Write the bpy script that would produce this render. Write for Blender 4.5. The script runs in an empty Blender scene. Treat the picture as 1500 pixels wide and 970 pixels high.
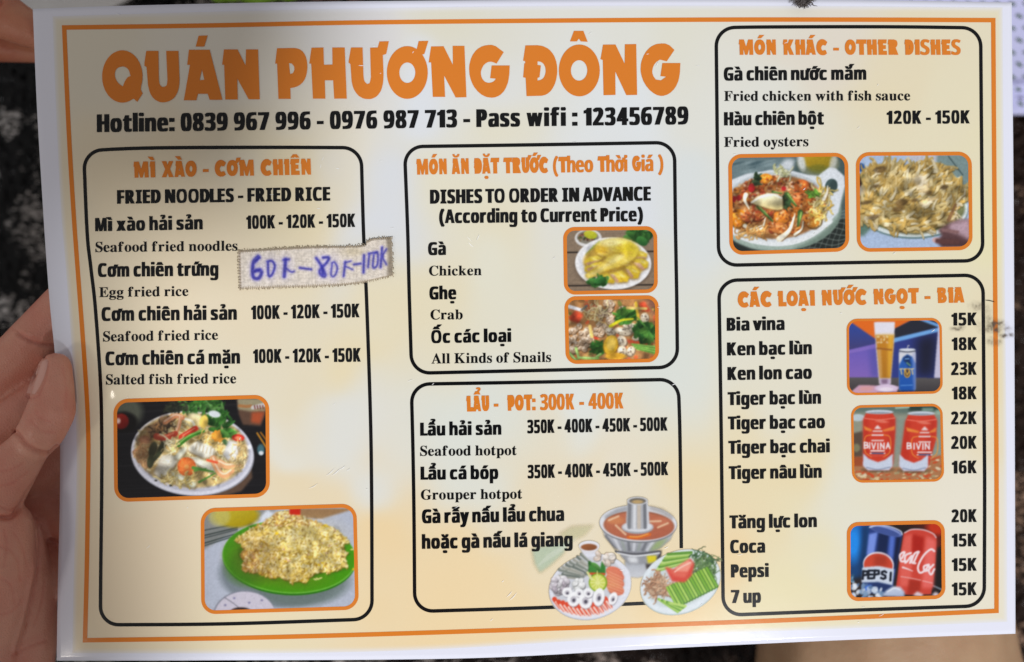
import bpy, bmesh, math, random, unicodedata
import numpy as np
from mathutils import Vector
from mathutils.bvhtree import BVHTree

random.seed(4)
SC = bpy.context.scene
COL = SC.collection

# ------------------------------------------------------------------ camera, world, lamps, exposure
H = 0.56                      # lens height over the table top (m)
F = 1410.0                    # focal length in photo pixels (1500 px wide photo)
CX, CY = 750.0, 485.0
cam_d = bpy.data.cameras.new("camera")
cam = bpy.data.objects.new("camera", cam_d)
COL.objects.link(cam)
cam.location = (0, 0, H)
cam.rotation_euler = (0, 0, 0)
cam_d.sensor_width = 36.0
cam_d.lens = 36.0 * F / 1500.0
cam_d.clip_start = 0.01
cam_d.clip_end = 50
cam_d.dof.use_dof = True
cam_d.dof.focus_distance = 0.299
cam_d.dof.aperture_fstop = 8.0
SC.camera = cam

W = bpy.data.worlds.new("World")
SC.world = W
W.use_nodes = True
W.node_tree.nodes["Background"].inputs[0].default_value = (1.0, 0.965, 0.95, 1)
W.node_tree.nodes["Background"].inputs[1].default_value = 0.30

SC.view_settings.view_transform = 'Standard'
SC.view_settings.look = 'None'
SC.view_settings.exposure = 0
SC.view_settings.gamma = 1


def lamp(name, loc, aim, power, size, color):
    d = bpy.data.lights.new(name, 'AREA')
    d.shape = 'DISK'
    d.size = size
    d.energy = power
    d.color = color
    o = bpy.data.objects.new(name, d)
    COL.objects.link(o)
    o.location = loc
    o.rotation_euler = (Vector(aim) - Vector(loc)).to_track_quat('-Z', 'Y').to_euler()
    return o


lamp("ceiling_lamp", (1.05, -1.85, H + 3.0), (0, 0, 0.25), 134.0, 0.42, (0.955, 0.975, 1.0))

# ------------------------------------------------------------------ photo pixel -> world


def smooth(x):
    x = np.clip(x, 0, 1)
    return x * x * (3 - 2 * x)


def card_z(px, py):
    """distance (along the view axis) of the bent menu sheet"""
    px = np.asarray(px, float)
    py = np.asarray(py, float)
    inv = (1 - 2.4e-5 * (px - 780) - 2.2e-5 * (py - 485)) / 0.300
    z = 1 / inv
    t = np.clip((300 - px) / 250, 0, 1.1)
    amp = 0.006 + 0.007 * np.exp(-((py - 640) / 260) ** 2)
    z = z + amp * t ** 2
    z = z + 0.0012 * np.sin((px - 200) / 420.0) + 0.0006 * np.sin(py / 260.0 + px / 700.0)
    z = z - 0.00075 * np.exp(-((px - 164) ** 2 + (py - 566) ** 2) / (2 * 11.0 ** 2))      # bump added to confine the lamp glint
    return z


def P3(px, py, z):
    px = np.asarray(px, float)
    py = np.asarray(py, float)
    z = np.asarray(z, float)
    return np.stack([(px - CX) / F * z, -(py - CY) / F * z, H - z + 0 * px], -1)


def on_card(px, py, lift=0.0):
    return P3(px, py, card_z(px, py) - lift)


def lin(c):
    c = np.asarray(c, float) / 255.0
    return np.where(c <= 0.04045, c / 12.92, ((c + 0.055) / 1.055) ** 2.4)

# ------------------------------------------------------------------ mesh helpers


def make_obj(name, verts, faces, mat=None, parent=None, colors=None, smooth_sh=False):
    me = bpy.data.meshes.new(name)
    verts = np.asarray(verts, np.float32).reshape(-1, 3)
    if isinstance(faces, np.ndarray):
        n, k = faces.shape
        me.vertices.add(len(verts))
        me.vertices.foreach_set("co", verts.ravel())
        me.loops.add(n * k)
        me.loops.foreach_set("vertex_index", faces.astype(np.int32).ravel())
        me.polygons.add(n)
        me.polygons.foreach_set("loop_start", (np.arange(n) * k).astype(np.int32))
        me.update(calc_edges=True)
    else:
        me.from_pydata(verts.tolist(), [], faces)
    me.validate()
    if colors is not None:
        at = me.color_attributes.new("Col", 'FLOAT_COLOR', 'POINT')
        c = np.ones((len(verts), 4), np.float32)
        c[:, :colors.shape[1]] = colors
        at.data.foreach_set("color", c.ravel())
    if smooth_sh:
        me.polygons.foreach_set("use_smooth", np.ones(len(me.polygons), bool))
    o = bpy.data.objects.new(name, me)
    COL.objects.link(o)
    if mat:
        me.materials.append(mat)
    if parent:
        o.parent = parent
        o.matrix_parent_inverse = parent.matrix_world.inverted()
    return o


def empty(name, loc):
    o = bpy.data.objects.new(name, None)
    COL.objects.link(o)
    o.location = loc
    o.empty_display_size = 0.01
    bpy.context.view_layer.update()
    return o


def tag(o, label, cat, group=None, kind=None):
    o["label"] = label
    o["category"] = cat
    if group:
        o["group"] = group
    if kind:
        o["kind"] = kind


def tube(pts, radii, seg=8):
    pts = [Vector(p) for p in pts]
    V, Fc = [], []
    up = Vector((0.3, 0.2, 0.9))
    for i, p in enumerate(pts):
        d = (pts[min(i + 1, len(pts) - 1)] - pts[max(i - 1, 0)]).normalized()
        a = d.cross(up)
        if a.length < 1e-6:
            a = d.cross(Vector((1, 0, 0)))
        a.normalize()
        b = d.cross(a)
        r = radii[i] if hasattr(radii, '__len__') else radii
        for k in range(seg):
            t = 2 * math.pi * k / seg
            V.append(p + (a * math.cos(t) + b * math.sin(t)) * r)
    for i in range(len(pts) - 1):
        for k in range(seg):
            a0 = i * seg + k
            a1 = i * seg + (k + 1) % seg
            Fc.append((a0, a1, a1 + seg, a0 + seg))
    Fc.append(tuple(range(seg - 1, -1, -1)))
    Fc.append(tuple(range((len(pts) - 1) * seg, len(pts) * seg)))
    return [tuple(v) for v in V], Fc


class Bag:
    def __init__(self):
        self.v, self.f = [], []

    def add(self, V, Fc):
        n = len(self.v)
        self.v += [tuple(x) for x in V]
        self.f += [tuple(i + n for i in q) for q in Fc]

# ------------------------------------------------------------------ materials


def mat_new(name):
    m = bpy.data.materials.new(name)
    m.use_nodes = True
    nt = m.node_tree
    return m, nt, nt.nodes["Principled BSDF"]


def laminate_bump(nt, b, strength=0.05):
    tc = nt.nodes.new("ShaderNodeTexCoord")
    n = nt.nodes.new("ShaderNodeTexNoise")
    n.inputs["Scale"].default_value = 60
    n.inputs["Detail"].default_value = 6
    bp = nt.nodes.new("ShaderNodeBump")
    bp.inputs["Strength"].default_value = strength
    bp.inputs["Distance"].default_value = 0.001
    nt.links.new(tc.outputs["Object"], n.inputs["Vector"])
    nt.links.new(n.outputs["Fac"], bp.inputs["Height"])
    nt.links.new(bp.outputs["Normal"], b.inputs["Normal"])


def print_mat(name, color=None, rough=0.12, alpha=False):
    m, nt, b = mat_new(name)
    b.inputs["Roughness"].default_value = rough
    b.inputs["Specular IOR Level"].default_value = 0.32
    if color is None:
        a = nt.nodes.new("ShaderNodeVertexColor")
        a.layer_name = "Col"
        nt.links.new(a.outputs["Color"], b.inputs["Base Color"])
        if alpha:
            nt.links.new(a.outputs["Alpha"], b.inputs["Alpha"])
    else:
        b.inputs["Base Color"].default_value = (*color, 1)
    laminate_bump(nt, b)
    return m


M_PAPER = print_mat("laminated_white_paper", (0.735, 0.745, 0.85))
M_PRINT = print_mat("printed_picture")
M_PRINT_A = print_mat("printed_cutout", alpha=True)
M_BLACK = print_mat("black_ink", (0.0045, 0.005, 0.006))
M_ORANGE = print_mat("orange_ink", tuple(lin((214, 123, 42))))
M_SCRATCH = print_mat("scratched_film", (0.9, 0.9, 0.9), rough=0.5)

# ------------------------------------------------------------------ letters
TITLE = {}


def arc_ell(cx, cy, rx, ry, n=44):
    return [(cx + rx * math.cos(2 * math.pi * k / n), cy + ry * math.sin(2 * math.pi * k / n)) for k in range(n)]


def soften(poly):
    """cut shallow corners once more so drawn curves look round; keep sharp corners"""
    out = []
    n = len(poly)
    for i in range(n):
        a, p, c = (Vector(poly[i - 1]), Vector(poly[i]), Vector(poly[(i + 1) % n]))
        u, w = p - a, c - p
        if u.length < 1e-9 or w.length < 1e-9:
            continue
        ang = abs(math.degrees(u.angle(w)))
        if 6 < ang < 42:
            q = min(u.length, w.length) * 0.3
            out += [tuple(p - u.normalized() * q), tuple(p + w.normalized() * q)]
        else:
            out.append(tuple(p))
    return out


# the large title, letter outlines measured in enlarged views: (view origin x, y, scale), [contours]
TITLE_LETTERS = [
    ("Q", (140, 45, 6), [[(235 + 178 * math.cos(a), 403 + 230 * math.sin(a)) for a in [math.radians(q) for q in range(62, 386, 8)]] + [(398, 520), (414, 552), (366, 626), (335, 598)],
                         [(168, 395), (172, 355), (190, 328), (225, 314), (265, 318), (292, 345), (307, 398), (285, 406), (258, 440), (240, 490), (205, 468), (180, 435)]]),
    ("U", (140, 45, 6), [[(445, 178), (552, 178), (556, 430), (562, 470), (580, 493), (605, 495), (625, 480), (632, 440), (620, 178), (728, 178), (738, 430), (735, 490), (715, 560), (670, 612), (600, 634), (540, 622), (490, 577), (462, 500), (448, 320), (430, 310), (428, 290)]]),
    ("A", (140, 45, 6), [[(820, 168), (1003, 168), (1115, 608), (1003, 608), (985, 555), (900, 555), (885, 612), (775, 612), (830, 300), (805, 300)], [(935, 340), (955, 432), (915, 435)]]),
    ("acute", (140, 45, 6), [[(905, 45), (985, 42), (955, 140), (880, 140)]]),
    ("N", (140, 45, 6), [[(1128, 165), (1248, 165), (1318, 305), (1322, 165), (1428, 165), (1443, 603), (1345, 603), (1245, 420), (1250, 605), (1140, 605), (1130, 300), (1112, 300)]]),
    ("P", (390, 45, 6), [[(95, 155), (260, 152), (310, 170), (345, 215), (362, 280), (362, 350), (345, 420), (310, 470), (260, 497), (212, 505), (215, 600), (107, 600), (95, 290), (78, 290)], [(200, 285), (225, 290), (245, 315), (248, 345), (235, 373), (210, 382)]]),
    ("H", (390, 45, 6), [[(398, 150), (503, 148), (508, 300), (582, 298), (580, 148), (690, 148), (708, 598), (597, 598), (588, 437), (515, 437), (520, 598), (410, 598), (395, 290), (378, 290)]]),
    ("U2", (390, 45, 6), [[(745, 148), (847, 148), (855, 400), (862, 445), (888, 470), (908, 462), (920, 420), (913, 150), (980, 148), (995, 95), (1078, 93), (1055, 205), (1025, 215), (1032, 400), (1025, 480), (1000, 550), (950, 595), (890, 605), (830, 590), (780, 540), (752, 470), (740, 295), (722, 280)]]),
    ("O", (390, 45, 6), [arc_ell(1240, 368, 180, 232), arc_ell(1240, 370, 70, 90)]),
    ("horn", (390, 45, 6), [[(1340, 92), (1425, 90), (1390, 205), (1368, 212), (1322, 165)]]),
    ("N2", (600, 45, 6.818), [[(215, 158), (340, 156), (432, 340), (430, 152), (548, 152), (568, 665), (460, 668), (345, 450), (355, 662), (232, 662), (215, 318), (190, 318)]]),
    ("G", (600, 45, 6.818), [[(845, 143), (940, 215), (868, 330), (830, 312), (790, 310), (745, 335), (715, 390), (710, 440), (730, 490), (765, 520), (810, 522), (845, 505), (862, 480), (805, 475), (820, 348), (1000, 348), (995, 460), (975, 550), (930, 625), (870, 665), (800, 672), (730, 650), (660, 590), (615, 510), (592, 410), (600, 310), (640, 220), (700, 165), (770, 143)]]),
    ("D2", (760, 35, 6), [[(58, 190), (180, 188), (240, 205), (290, 245), (325, 310), (340, 390), (335, 470), (310, 550), (270, 605), (220, 632), (68, 636), (60, 475), (38, 470), (48, 350), (57, 345), (55, 328), (38, 325)], [(165, 330), (200, 335), (228, 365), (238, 410), (228, 460), (205, 490), (165, 500), (165, 475), (182, 470), (194, 366), (165, 362)]]),
    ("O2", (760, 35, 6), [arc_ell(532, 410, 180, 228), arc_ell(530, 410, 72, 90)]),
    ("circ", (760, 35, 6), [[(485, 62), (568, 62), (605, 158), (545, 155), (528, 130), (510, 155), (450, 155)]]),
    ("N3", (760, 35, 6), [[(740, 183), (850, 182), (930, 350), (932, 180), (1032, 178), (1040, 625), (945, 627), (848, 420), (850, 625), (745, 628), (738, 318), (718, 312)]]),
    ("G2", (760, 35, 6), [[(1310, 175), (1368, 230), (1300, 330), (1240, 315), (1195, 345), (1172, 400), (1175, 450), (1205, 490), (1250, 497), (1295, 465), (1245, 460), (1262, 345), (1420, 345), (1415, 450), (1395, 530), (1350, 595), (1290, 632), (1230, 635), (1165, 600), (1105, 530), (1075, 450), (1068, 380), (1085, 300), (1130, 225), (1185, 185), (1240, 172)]]),
]


def fill2d(contours):
    """closed outlines (even-odd holes) -> (verts 2d, faces)"""
    cu = bpy.data.curves.new("tmp_fill", 'CURVE')
    cu.dimensions = '2D'
    cu.fill_mode = 'BOTH'
    for c in contours:
        sp = cu.splines.new('POLY')
        sp.points.add(len(c) - 1)
        for k, (x, y) in enumerate(c):
            sp.points[k].co = (x, y, 0, 1)
        sp.use_cyclic_u = True
    o = bpy.data.objects.new("tmp_fill", cu)
    COL.objects.link(o)
    dg = bpy.context.evaluated_depsgraph_get()
    me = o.evaluated_get(dg).to_mesh()
    V = np.array([v.co[:2] for v in me.vertices]).reshape(-1, 2)
    Fc = [tuple(p.vertices) for p in me.polygons]
    bpy.data.objects.remove(o)
    bpy.data.curves.remove(cu)
    return V, Fc


def text2d(s):
    cu = bpy.data.curves.new("tmp_text", 'FONT')
    cu.body = s
    cu.resolution_u = 4
    o = bpy.data.objects.new("tmp_text", cu)
    COL.objects.link(o)
    dg = bpy.context.evaluated_depsgraph_get()
    me = o.evaluated_get(dg).to_mesh()
    V = np.array([v.co[:2] for v in me.vertices]).reshape(-1, 2)
    Fc = [tuple(p.vertices) for p in me.polygons]
    bpy.data.objects.remove(o)
    bpy.data.curves.remove(cu)
    return V, Fc


def ribbon(pts, w):
    pts = np.array(pts, float)
    d = np.gradient(pts, axis=0)
    d /= np.linalg.norm(d, axis=1)[:, None] + 1e-9
    n = np.stack([-d[:, 1], d[:, 0]], 1) * w / 2
    V = np.concatenate([pts + n, pts - n])
    k = len(pts)
    return V, [(i, i + 1, i + 1 + k, i + k) for i in range(k - 1)]


def arc(cx, cy, rx, ry, a0, a1, n=10):
    return [(cx + rx * math.cos(math.radians(a0 + (a1 - a0) * k / n)), cy + ry * math.sin(math.radians(a0 + (a1 - a0) * k / n))) for k in range(n + 1)]


def math_char(c, style):
    o = ord(c)
    if style == 'sans':
        if c.isdigit():
            return chr(0x1D7EC + o - 48)
        if 'A' <= c <= 'Z':
            return chr(0x1D5D4 + o - 65)
        if 'a' <= c <= 'z':
            return chr(0x1D5EE + o - 97)
    else:
        if 'A' <= c <= 'Z':
            return chr(0x1D400 + o - 65)
        if 'a' <= c <= 'z':
            return chr(0x1D41A + o - 97)
    return c


V0, _f0 = text2d(math_char('H', 'sans'))
CAP_SANS = V0[:, 1].max()
V0, _f0 = text2d(math_char('H', 'serif'))
CAP_SERIF = V0[:, 1].max()
XH = 0.755                                           # lower-case height over capital height
GL = {}

HEAD_POLY = {
    'M': [[(.04, 1), (.38, 1), (.57, .5), (.74, 1), (1.08, 1), (1.12, 0), (.84, 0), (.83, .48), (.66, 0), (.5, 0), (.34, .48), (.35, 0), (.08, 0), (.06, .68), (0, .68)]],
    'I': [[(.05, 1), (.33, 1), (.35, 0), (.08, 0), (.06, .68), (0, .68)]],
    'E': [[(.05, 1), (.63, 1), (.6, .74), (.34, .74), (.34, .63), (.56, .63), (.56, .38), (.35, .38), (.35, .26), (.64, .26), (.66, 0), (.08, 0), (.06, .68), (0, .68)]],
    'T': [[(.02, 1), (.72, 1), (.68, .72), (.5, .72), (.52, 0), (.24, 0), (.22, .72), (-.04, .72)]],
    'L': [[(.05, 1), (.33, 1), (.34, .27), (.6, .27), (.6, 0), (.08, 0), (.06, .68), (0, .68)]],
    'K': [[(.05, 1), (.33, 1), (.33, .62), (.5, 1), (.82, 1), (.58, .52), (.86, 0), (.54, 0), (.35, .42), (.35, 0), (.08, 0), (.06, .68), (0, .68)]],
    'X': [[(0, 1), (.33, 1), (.43, .72), (.54, 1), (.85, 1), (.6, .5), (.88, 0), (.54, 0), (.43, .3), (.32, 0), (0, 0), (.26, .5)]],
    'R': [[(.05, 1), (.45, 1), (.62, .93), (.7, .75), (.64, .55), (.54, .48), (.76, 0), (.46, 0), (.34, .36), (.34, 0), (.08, 0), (.06, .68), (0, .68)], [(.32, .8), (.39, .78), (.42, .7), (.39, .62), (.32, .6)]],
    'B': [[(.05, 1), (.45, 1), (.62, .92), (.66, .75), (.58, .56), (.7, .42), (.72, .22), (.6, .05), (.42, 0), (.08, 0), (.06, .68), (0, .68)], [(.33, .8), (.39, .78), (.41, .71), (.38, .65), (.33, .64)], [(.34, .38), (.41, .36), (.44, .28), (.41, .21), (.34, .2)]],
    'C': [[(.60, .98), (.80, .84), (.66, .60), (.52, .66), (.40, .62), (.32, .5), (.32, .42), (.38, .3), (.50, .25), (.66, .32), (.78, .1), (.6, -.02), (.42, -.03), (.24, .04), (.1, .18), (.02, .38), (.02, .58), (.08, .78), (.2, .93), (.38, 1.02), (.5, 1.02)]],
}
for nm, src, holes in [("Q", 0, 1), ("U", 1, 0), ("A", 2, 1), ("N", 4, 0), ("P", 5, 1), ("H", 6, 0), ("O", 8, 1), ("G", 11, 0), ("D", 12, 1)]:
    t = TITLE_LETTERS[src]
    ys = [y for c in t[2] for _, y in c]
    xs = [x for c in t[2] for x, _ in c]
    hh = max(ys) - min(ys)
    HEAD_POLY[nm] = [[((x - min(xs)) / hh, (max(ys) - y) / hh) for x, y in c] for c in t[2]]
HEAD_POLY['Đ'] = HEAD_POLY['D']
HEAD_POLY['D'] = [[(.05, 1), (.32, 1), (.5, .93), (.62, .75), (.66, .5), (.62, .25), (.5, .07), (.34, 0), (.08, 0), (.06, .68), (0, .68)], [(.3, .68), (.38, .66), (.42, .5), (.38, .34), (.3, .3)]]


def glyph(c, style):
    """outline of one character, capitals 1 high, left edge at x = 0 -> (V, F, width)"""
    key = (c, style)
    if key in GL:
        return GL[key]
    if style == 'serif':
        if c in '-:()':
            V, Fc = fill2d([[(0, .3), (.3, .3), (.3, .42), (0, .42)]])
        else:
            V, Fc = text2d(math_char(c, 'serif'))
            V = V / CAP_SERIF
    elif style == 'head' and c in HEAD_POLY:
        V, Fc = fill2d([soften(p) for p in HEAD_POLY[c]])
    elif c == '-':
        V, Fc = fill2d([[(0, .28), (.36, .28), (.36, .46), (0, .46)]])
    elif c == ':':
        V, Fc = fill2d([[(0, 0), (.24, 0), (.24, .22), (0, .22)], [(0, .52), (.24, .52), (.24, .74), (0, .74)]])
    elif c in '()':
        pts = arc(.62, .4, .52, .70, 118, 242, 12)
        if c == ')':
            pts = [(-x, y) for x, y in pts]
        V, Fc = ribbon(pts, .17)
    elif c == 'ı':
        V, Fc = fill2d([[(0, 0), (.25, 0), (.25, XH), (0, XH)]])
    elif c == '1':
        V, Fc = fill2d([[(.20, 0), (.46, 0), (.46, 1), (.28, 1), (.20, .90), (0, .84), (0, .68), (.20, .70)]])
    elif c in 'đĐ':
        V, Fc = text2d(math_char('d' if c == 'đ' else 'D', 'sans'))
        V = V / CAP_SANS
    else:
        V, Fc = text2d(math_char(c, 'sans'))
        V = V / CAP_SANS
    V = V - [V[:, 0].min(), 0]
    if style == 'sans' and c in 'abcdeghnopqus035689CGOQSU':        # squarer bowls, like a condensed grotesque
        hw = V[:, 0].max() / 2
        u = V[:, 0] / hw - 1
        V[:, 0] = hw * (1 + np.sign(u) * np.abs(u) ** .74)
    GL[key] = (V, Fc, V[:, 0].max())
    return GL[key]


def mark(m, style):
    if m == 'acute':
        return fill2d([[(-.14, 0), (.06, 0), (.32, .22), (.02, .22)]])
    if m == 'grave':
        return fill2d([[(.14, 0), (-.06, 0), (-.32, .22), (-.02, .22)]])
    if m == 'circ':
        return fill2d([[(-.30, 0), (-.11, .21), (.11, .21), (.30, 0), (.11, 0), (0, .10), (-.11, 0)]])
    if m == 'breve':
        return ribbon(arc(0, .2, .24, .17, 180, 360, 10), .11)
    if m == 'hook':
        return ribbon([(-.17, .20), (-.10, .265), (.03, .275), (.12, .225), (.12, .165), (.04, .115), (.0, .08), (0, 0)], .105)
    if m == 'tilde':
        return ribbon([(-.30, .04), (-.2, .13), (-.08, .13), (.08, .06), (.2, .06), (.30, .15)], .12)
    if m == 'dot':
        return fill2d([arc_ell(0, -.24, .15, .10, 14)])


COMB = {0x301: 'acute', 0x300: 'grave', 0x302: 'circ', 0x306: 'breve', 0x309: 'hook', 0x303: 'tilde', 0x323: 'dot', 0x31B: 'horn'}
SPACE = {'sans': 0.34, 'serif': 0.36, 'head': 0.42}
BEAR = {'sans': 0.14, 'serif': 0.045, 'head': 0.062}


def layout(s, style, space=None):
    """list of (V, F, layer) pieces in capital-height units"""
    out = []
    x = 0.0
    sp = SPACE[style] if space is None else space
    br = BEAR[style]
    for ch in s:
        if ch == ' ':
            x += sp
            continue
        if ch in 'Đđ':
            base, marks = ch, []
        else:
            d = unicodedata.normalize('NFD', ch)
            base, marks = d[0], [COMB[ord(k)] for k in d[1:]]
        top = 1.0 if (base.isupper() or base in 'đ') else XH
        upper = [m for m in marks if m not in ('dot', 'horn')]
        if base == 'i' and upper:
            base = 'ı'
        V, Fc, w = glyph(base, style)
        b = br * (0.35 if base in 'TLAVvy' else 1)
        x += b
        out.append((V + [x, 0], Fc, 0))
        if ch == 'Đ' and style != 'head':
            bv, bf = fill2d([[(-.10, .42), (.36, .42), (.36, .58), (-.10, .58)]])
            out.append((bv + [x, 0], bf, 1))
        cx = x + w / 2
        y = top + .075
        for m in marks:
            if m == 'horn':
                hv, hf = fill2d([[(-.10, -.17), (.10, -.10), (.30, .2), (.04, .2)]])
                out.append((hv + [x + w - .06, top - .06], hf, 1))
                continue
            if m == 'dot':
                mv, mf = mark('dot', style)
                out.append((mv + [cx, 0], mf, 1))
                continue
            mv, mf = mark(m, style)
            dx = 0
            if len(upper) == 2 and m == upper[1]:
                dx = .20 if m == 'acute' else (0.14 if m == 'hook' else 0)
                y -= .02
                mv = mv * [1, .85]
            out.append((mv + [cx + dx, y], mf, 2))
            y += .20
        x += w + b
    return out


NARROW = {len(glyph(k, 'head')[0]) for k in 'MNAB'}       # letters with tight counters


def print_text(name, s, style, p0, p1, cap, mat, parent, smear=None, lift=0.00017, space=None):
    """one printed line between the baseline points p0 and p1 (photo pixels)"""
    parts = layout(s, style, space)
    xs = np.concatenate([p[0][:, 0] for p in parts])
    x0, x1 = xs.min(), xs.max()
    if smear is None:
        smear = {'sans': 0.070, 'serif': 0.016, 'head': 0.034}[style]
    if style == 'sans' and name == 'price':
        smear *= .72
    sm = smear * cap
    p0 = np.array(p0, float)
    p1 = np.array(p1, float)
    d = p1 - p0
    L = np.linalg.norm(d)
    d /= L
    n = np.array([d[1], -d[0]]) * 0.5 + np.array([0, -1.0]) * 0.5   # up
    k = (L - 2 * sm) / (x1 - x0)
    bag = Bag()
    copies = [(-sm, 0), (sm, 1)] if sm > 0 else [(0, 0)]
    if sm > 0.9:
        copies.append((0, 2))
    for V, Fc, lay in parts:
        for off, cl in copies:
            if style == 'sans' and V[:, 0].max() - V[:, 0].min() > .95:      # wide letters (M, m) keep open counters
                off *= .72
            elif style == 'head' and len(V) in NARROW:
                off *= .3
            u = sm + off + (V[:, 0] - x0) * k
            P = p0 + u[:, None] * d + (V[:, 1] * cap)[:, None] * n
            bag.add(on_card(P[:, 0], P[:, 1], lift + lay * 0.000012 + cl * 0.000004), Fc)
    return make_obj(name, bag.v, bag.f, mat, parent)

# ------------------------------------------------------------------ curved frames


def interp_pts(pts, n):
    """resample a polyline through pts smoothly (Catmull-Rom) into n+1 points, even in length"""
    pts = np.array(pts, float)
    if len(pts) == 2:
        t = np.linspace(0, 1, n + 1)[:, None]
        return pts[0] * (1 - t) + pts[1] * t
    ext = np.vstack([2 * pts[0] - pts[1], pts, 2 * pts[-1] - pts[-2]])
    dense = []
    for i in range(1, len(ext) - 2):
        for q in np.linspace(0, 1, 24, endpoint=False):
            a, b, c, e = ext[i - 1:i + 3]
            dense.append(0.5 * ((2 * b) + (c - a) * q + (2 * a - 5 * b + 4 * c - e) * q * q + (3 * b - a - 3 * c + e) * q ** 3))
    dense.append(ext[-2])
    dense = np.array(dense)
    s = np.concatenate([[0], np.cumsum(np.linalg.norm(np.diff(dense, axis=0), axis=1))])
    t = np.linspace(0, s[-1], n + 1)
    return np.stack([np.interp(t, s, dense[:, 0]), np.interp(t, s, dense[:, 1])], 1)


def loop_path(top, right, bottom, left, r, step=5):
    """closed loop with rounded corners. top: L>R, right: T>B, bottom: L>R, left: T>B"""
    sides = [interp_pts(top, 200), interp_pts(right, 200), interp_pts(bottom, 200)[::-1], interp_pts(left, 200)[::-1]]
    out = []
    for k, s in enumerate(sides):
        L = np.concatenate([[0], np.cumsum(np.linalg.norm(np.diff(s, axis=0), axis=1))])
        n = max(3, int((L[-1] - 2 * r) / step))
        t = np.linspace(r, L[-1] - r, n)
        seg = np.stack([np.interp(t, L, s[:, 0]), np.interp(t, L, s[:, 1])], 1)
        out += list(seg)
        if r > 0.5:
            nx = sides[(k + 1) % 4]
            L2 = np.concatenate([[0], np.cumsum(np.linalg.norm(np.diff(nx, axis=0), axis=1))])
            e = np.array([np.interp(r, L2, nx[:, 0]), np.interp(r, L2, nx[:, 1])])
            a, c = seg[-1], s[-1]
            for q in np.linspace(0, 1, 12)[1:-1]:
                w1 = 0.5523
                b1 = a + (c - a) * w1
                b2 = e + (c - e) * w1
                out.append((1 - q) ** 3 * a + 3 * (1 - q) ** 2 * q * b1 + 3 * (1 - q) * q * q * b2 + q ** 3 * e)
    return np.array(out)


def ring_mesh(name, path, w, mat, parent, lift, drop=None):
    """band of width w along a closed (or, with drop, partly hidden) loop"""
    path = path[np.linalg.norm(path - np.roll(path, 1, 0), axis=1) > 1e-3]
    n = len(path)
    d = np.roll(path, -1, 0) - path
    d /= np.linalg.norm(d, axis=1)[:, None] + 1e-9
    n2 = np.stack([-d[:, 1], d[:, 0]], 1)
    n1 = np.roll(n2, 1, 0)
    nr = (n1 + n2) / np.maximum(.3, 1 + (n1 * n2).sum(1))[:, None] * w / 2      # mitred joints
    A, B = path + nr, path - nr
    V = np.concatenate([on_card(A[:, 0], A[:, 1], lift), on_card(B[:, 0], B[:, 1], lift)])
    Fc = []
    for i in range(n):
        j = (i + 1) % n
        if drop is not None and drop(path[i]):
            continue
        Fc.append((i, j, j + n, i + n))
    return make_obj(name, V, Fc, mat, parent)


# ------------------------------------------------------------------ numpy painter for the printed photographs
def vnoise(h, w, cell, rng):
    gh, gw = int(h / cell) + 4, int(w / cell) + 4
    g = rng.random((gh, gw))
    y = np.arange(h) / cell
    x = np.arange(w) / cell
    iy, ix = y.astype(int), x.astype(int)
    fy, fx = smooth(y - iy)[:, None], smooth(x - ix)[None, :]
    a = g[np.ix_(iy, ix)]
    b = g[np.ix_(iy, ix + 1)]
    c = g[np.ix_(iy + 1, ix)]
    e = g[np.ix_(iy + 1, ix + 1)]
    return (a * (1 - fx) + b * fx) * (1 - fy) + (c * (1 - fx) + e * fx) * fy


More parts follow.
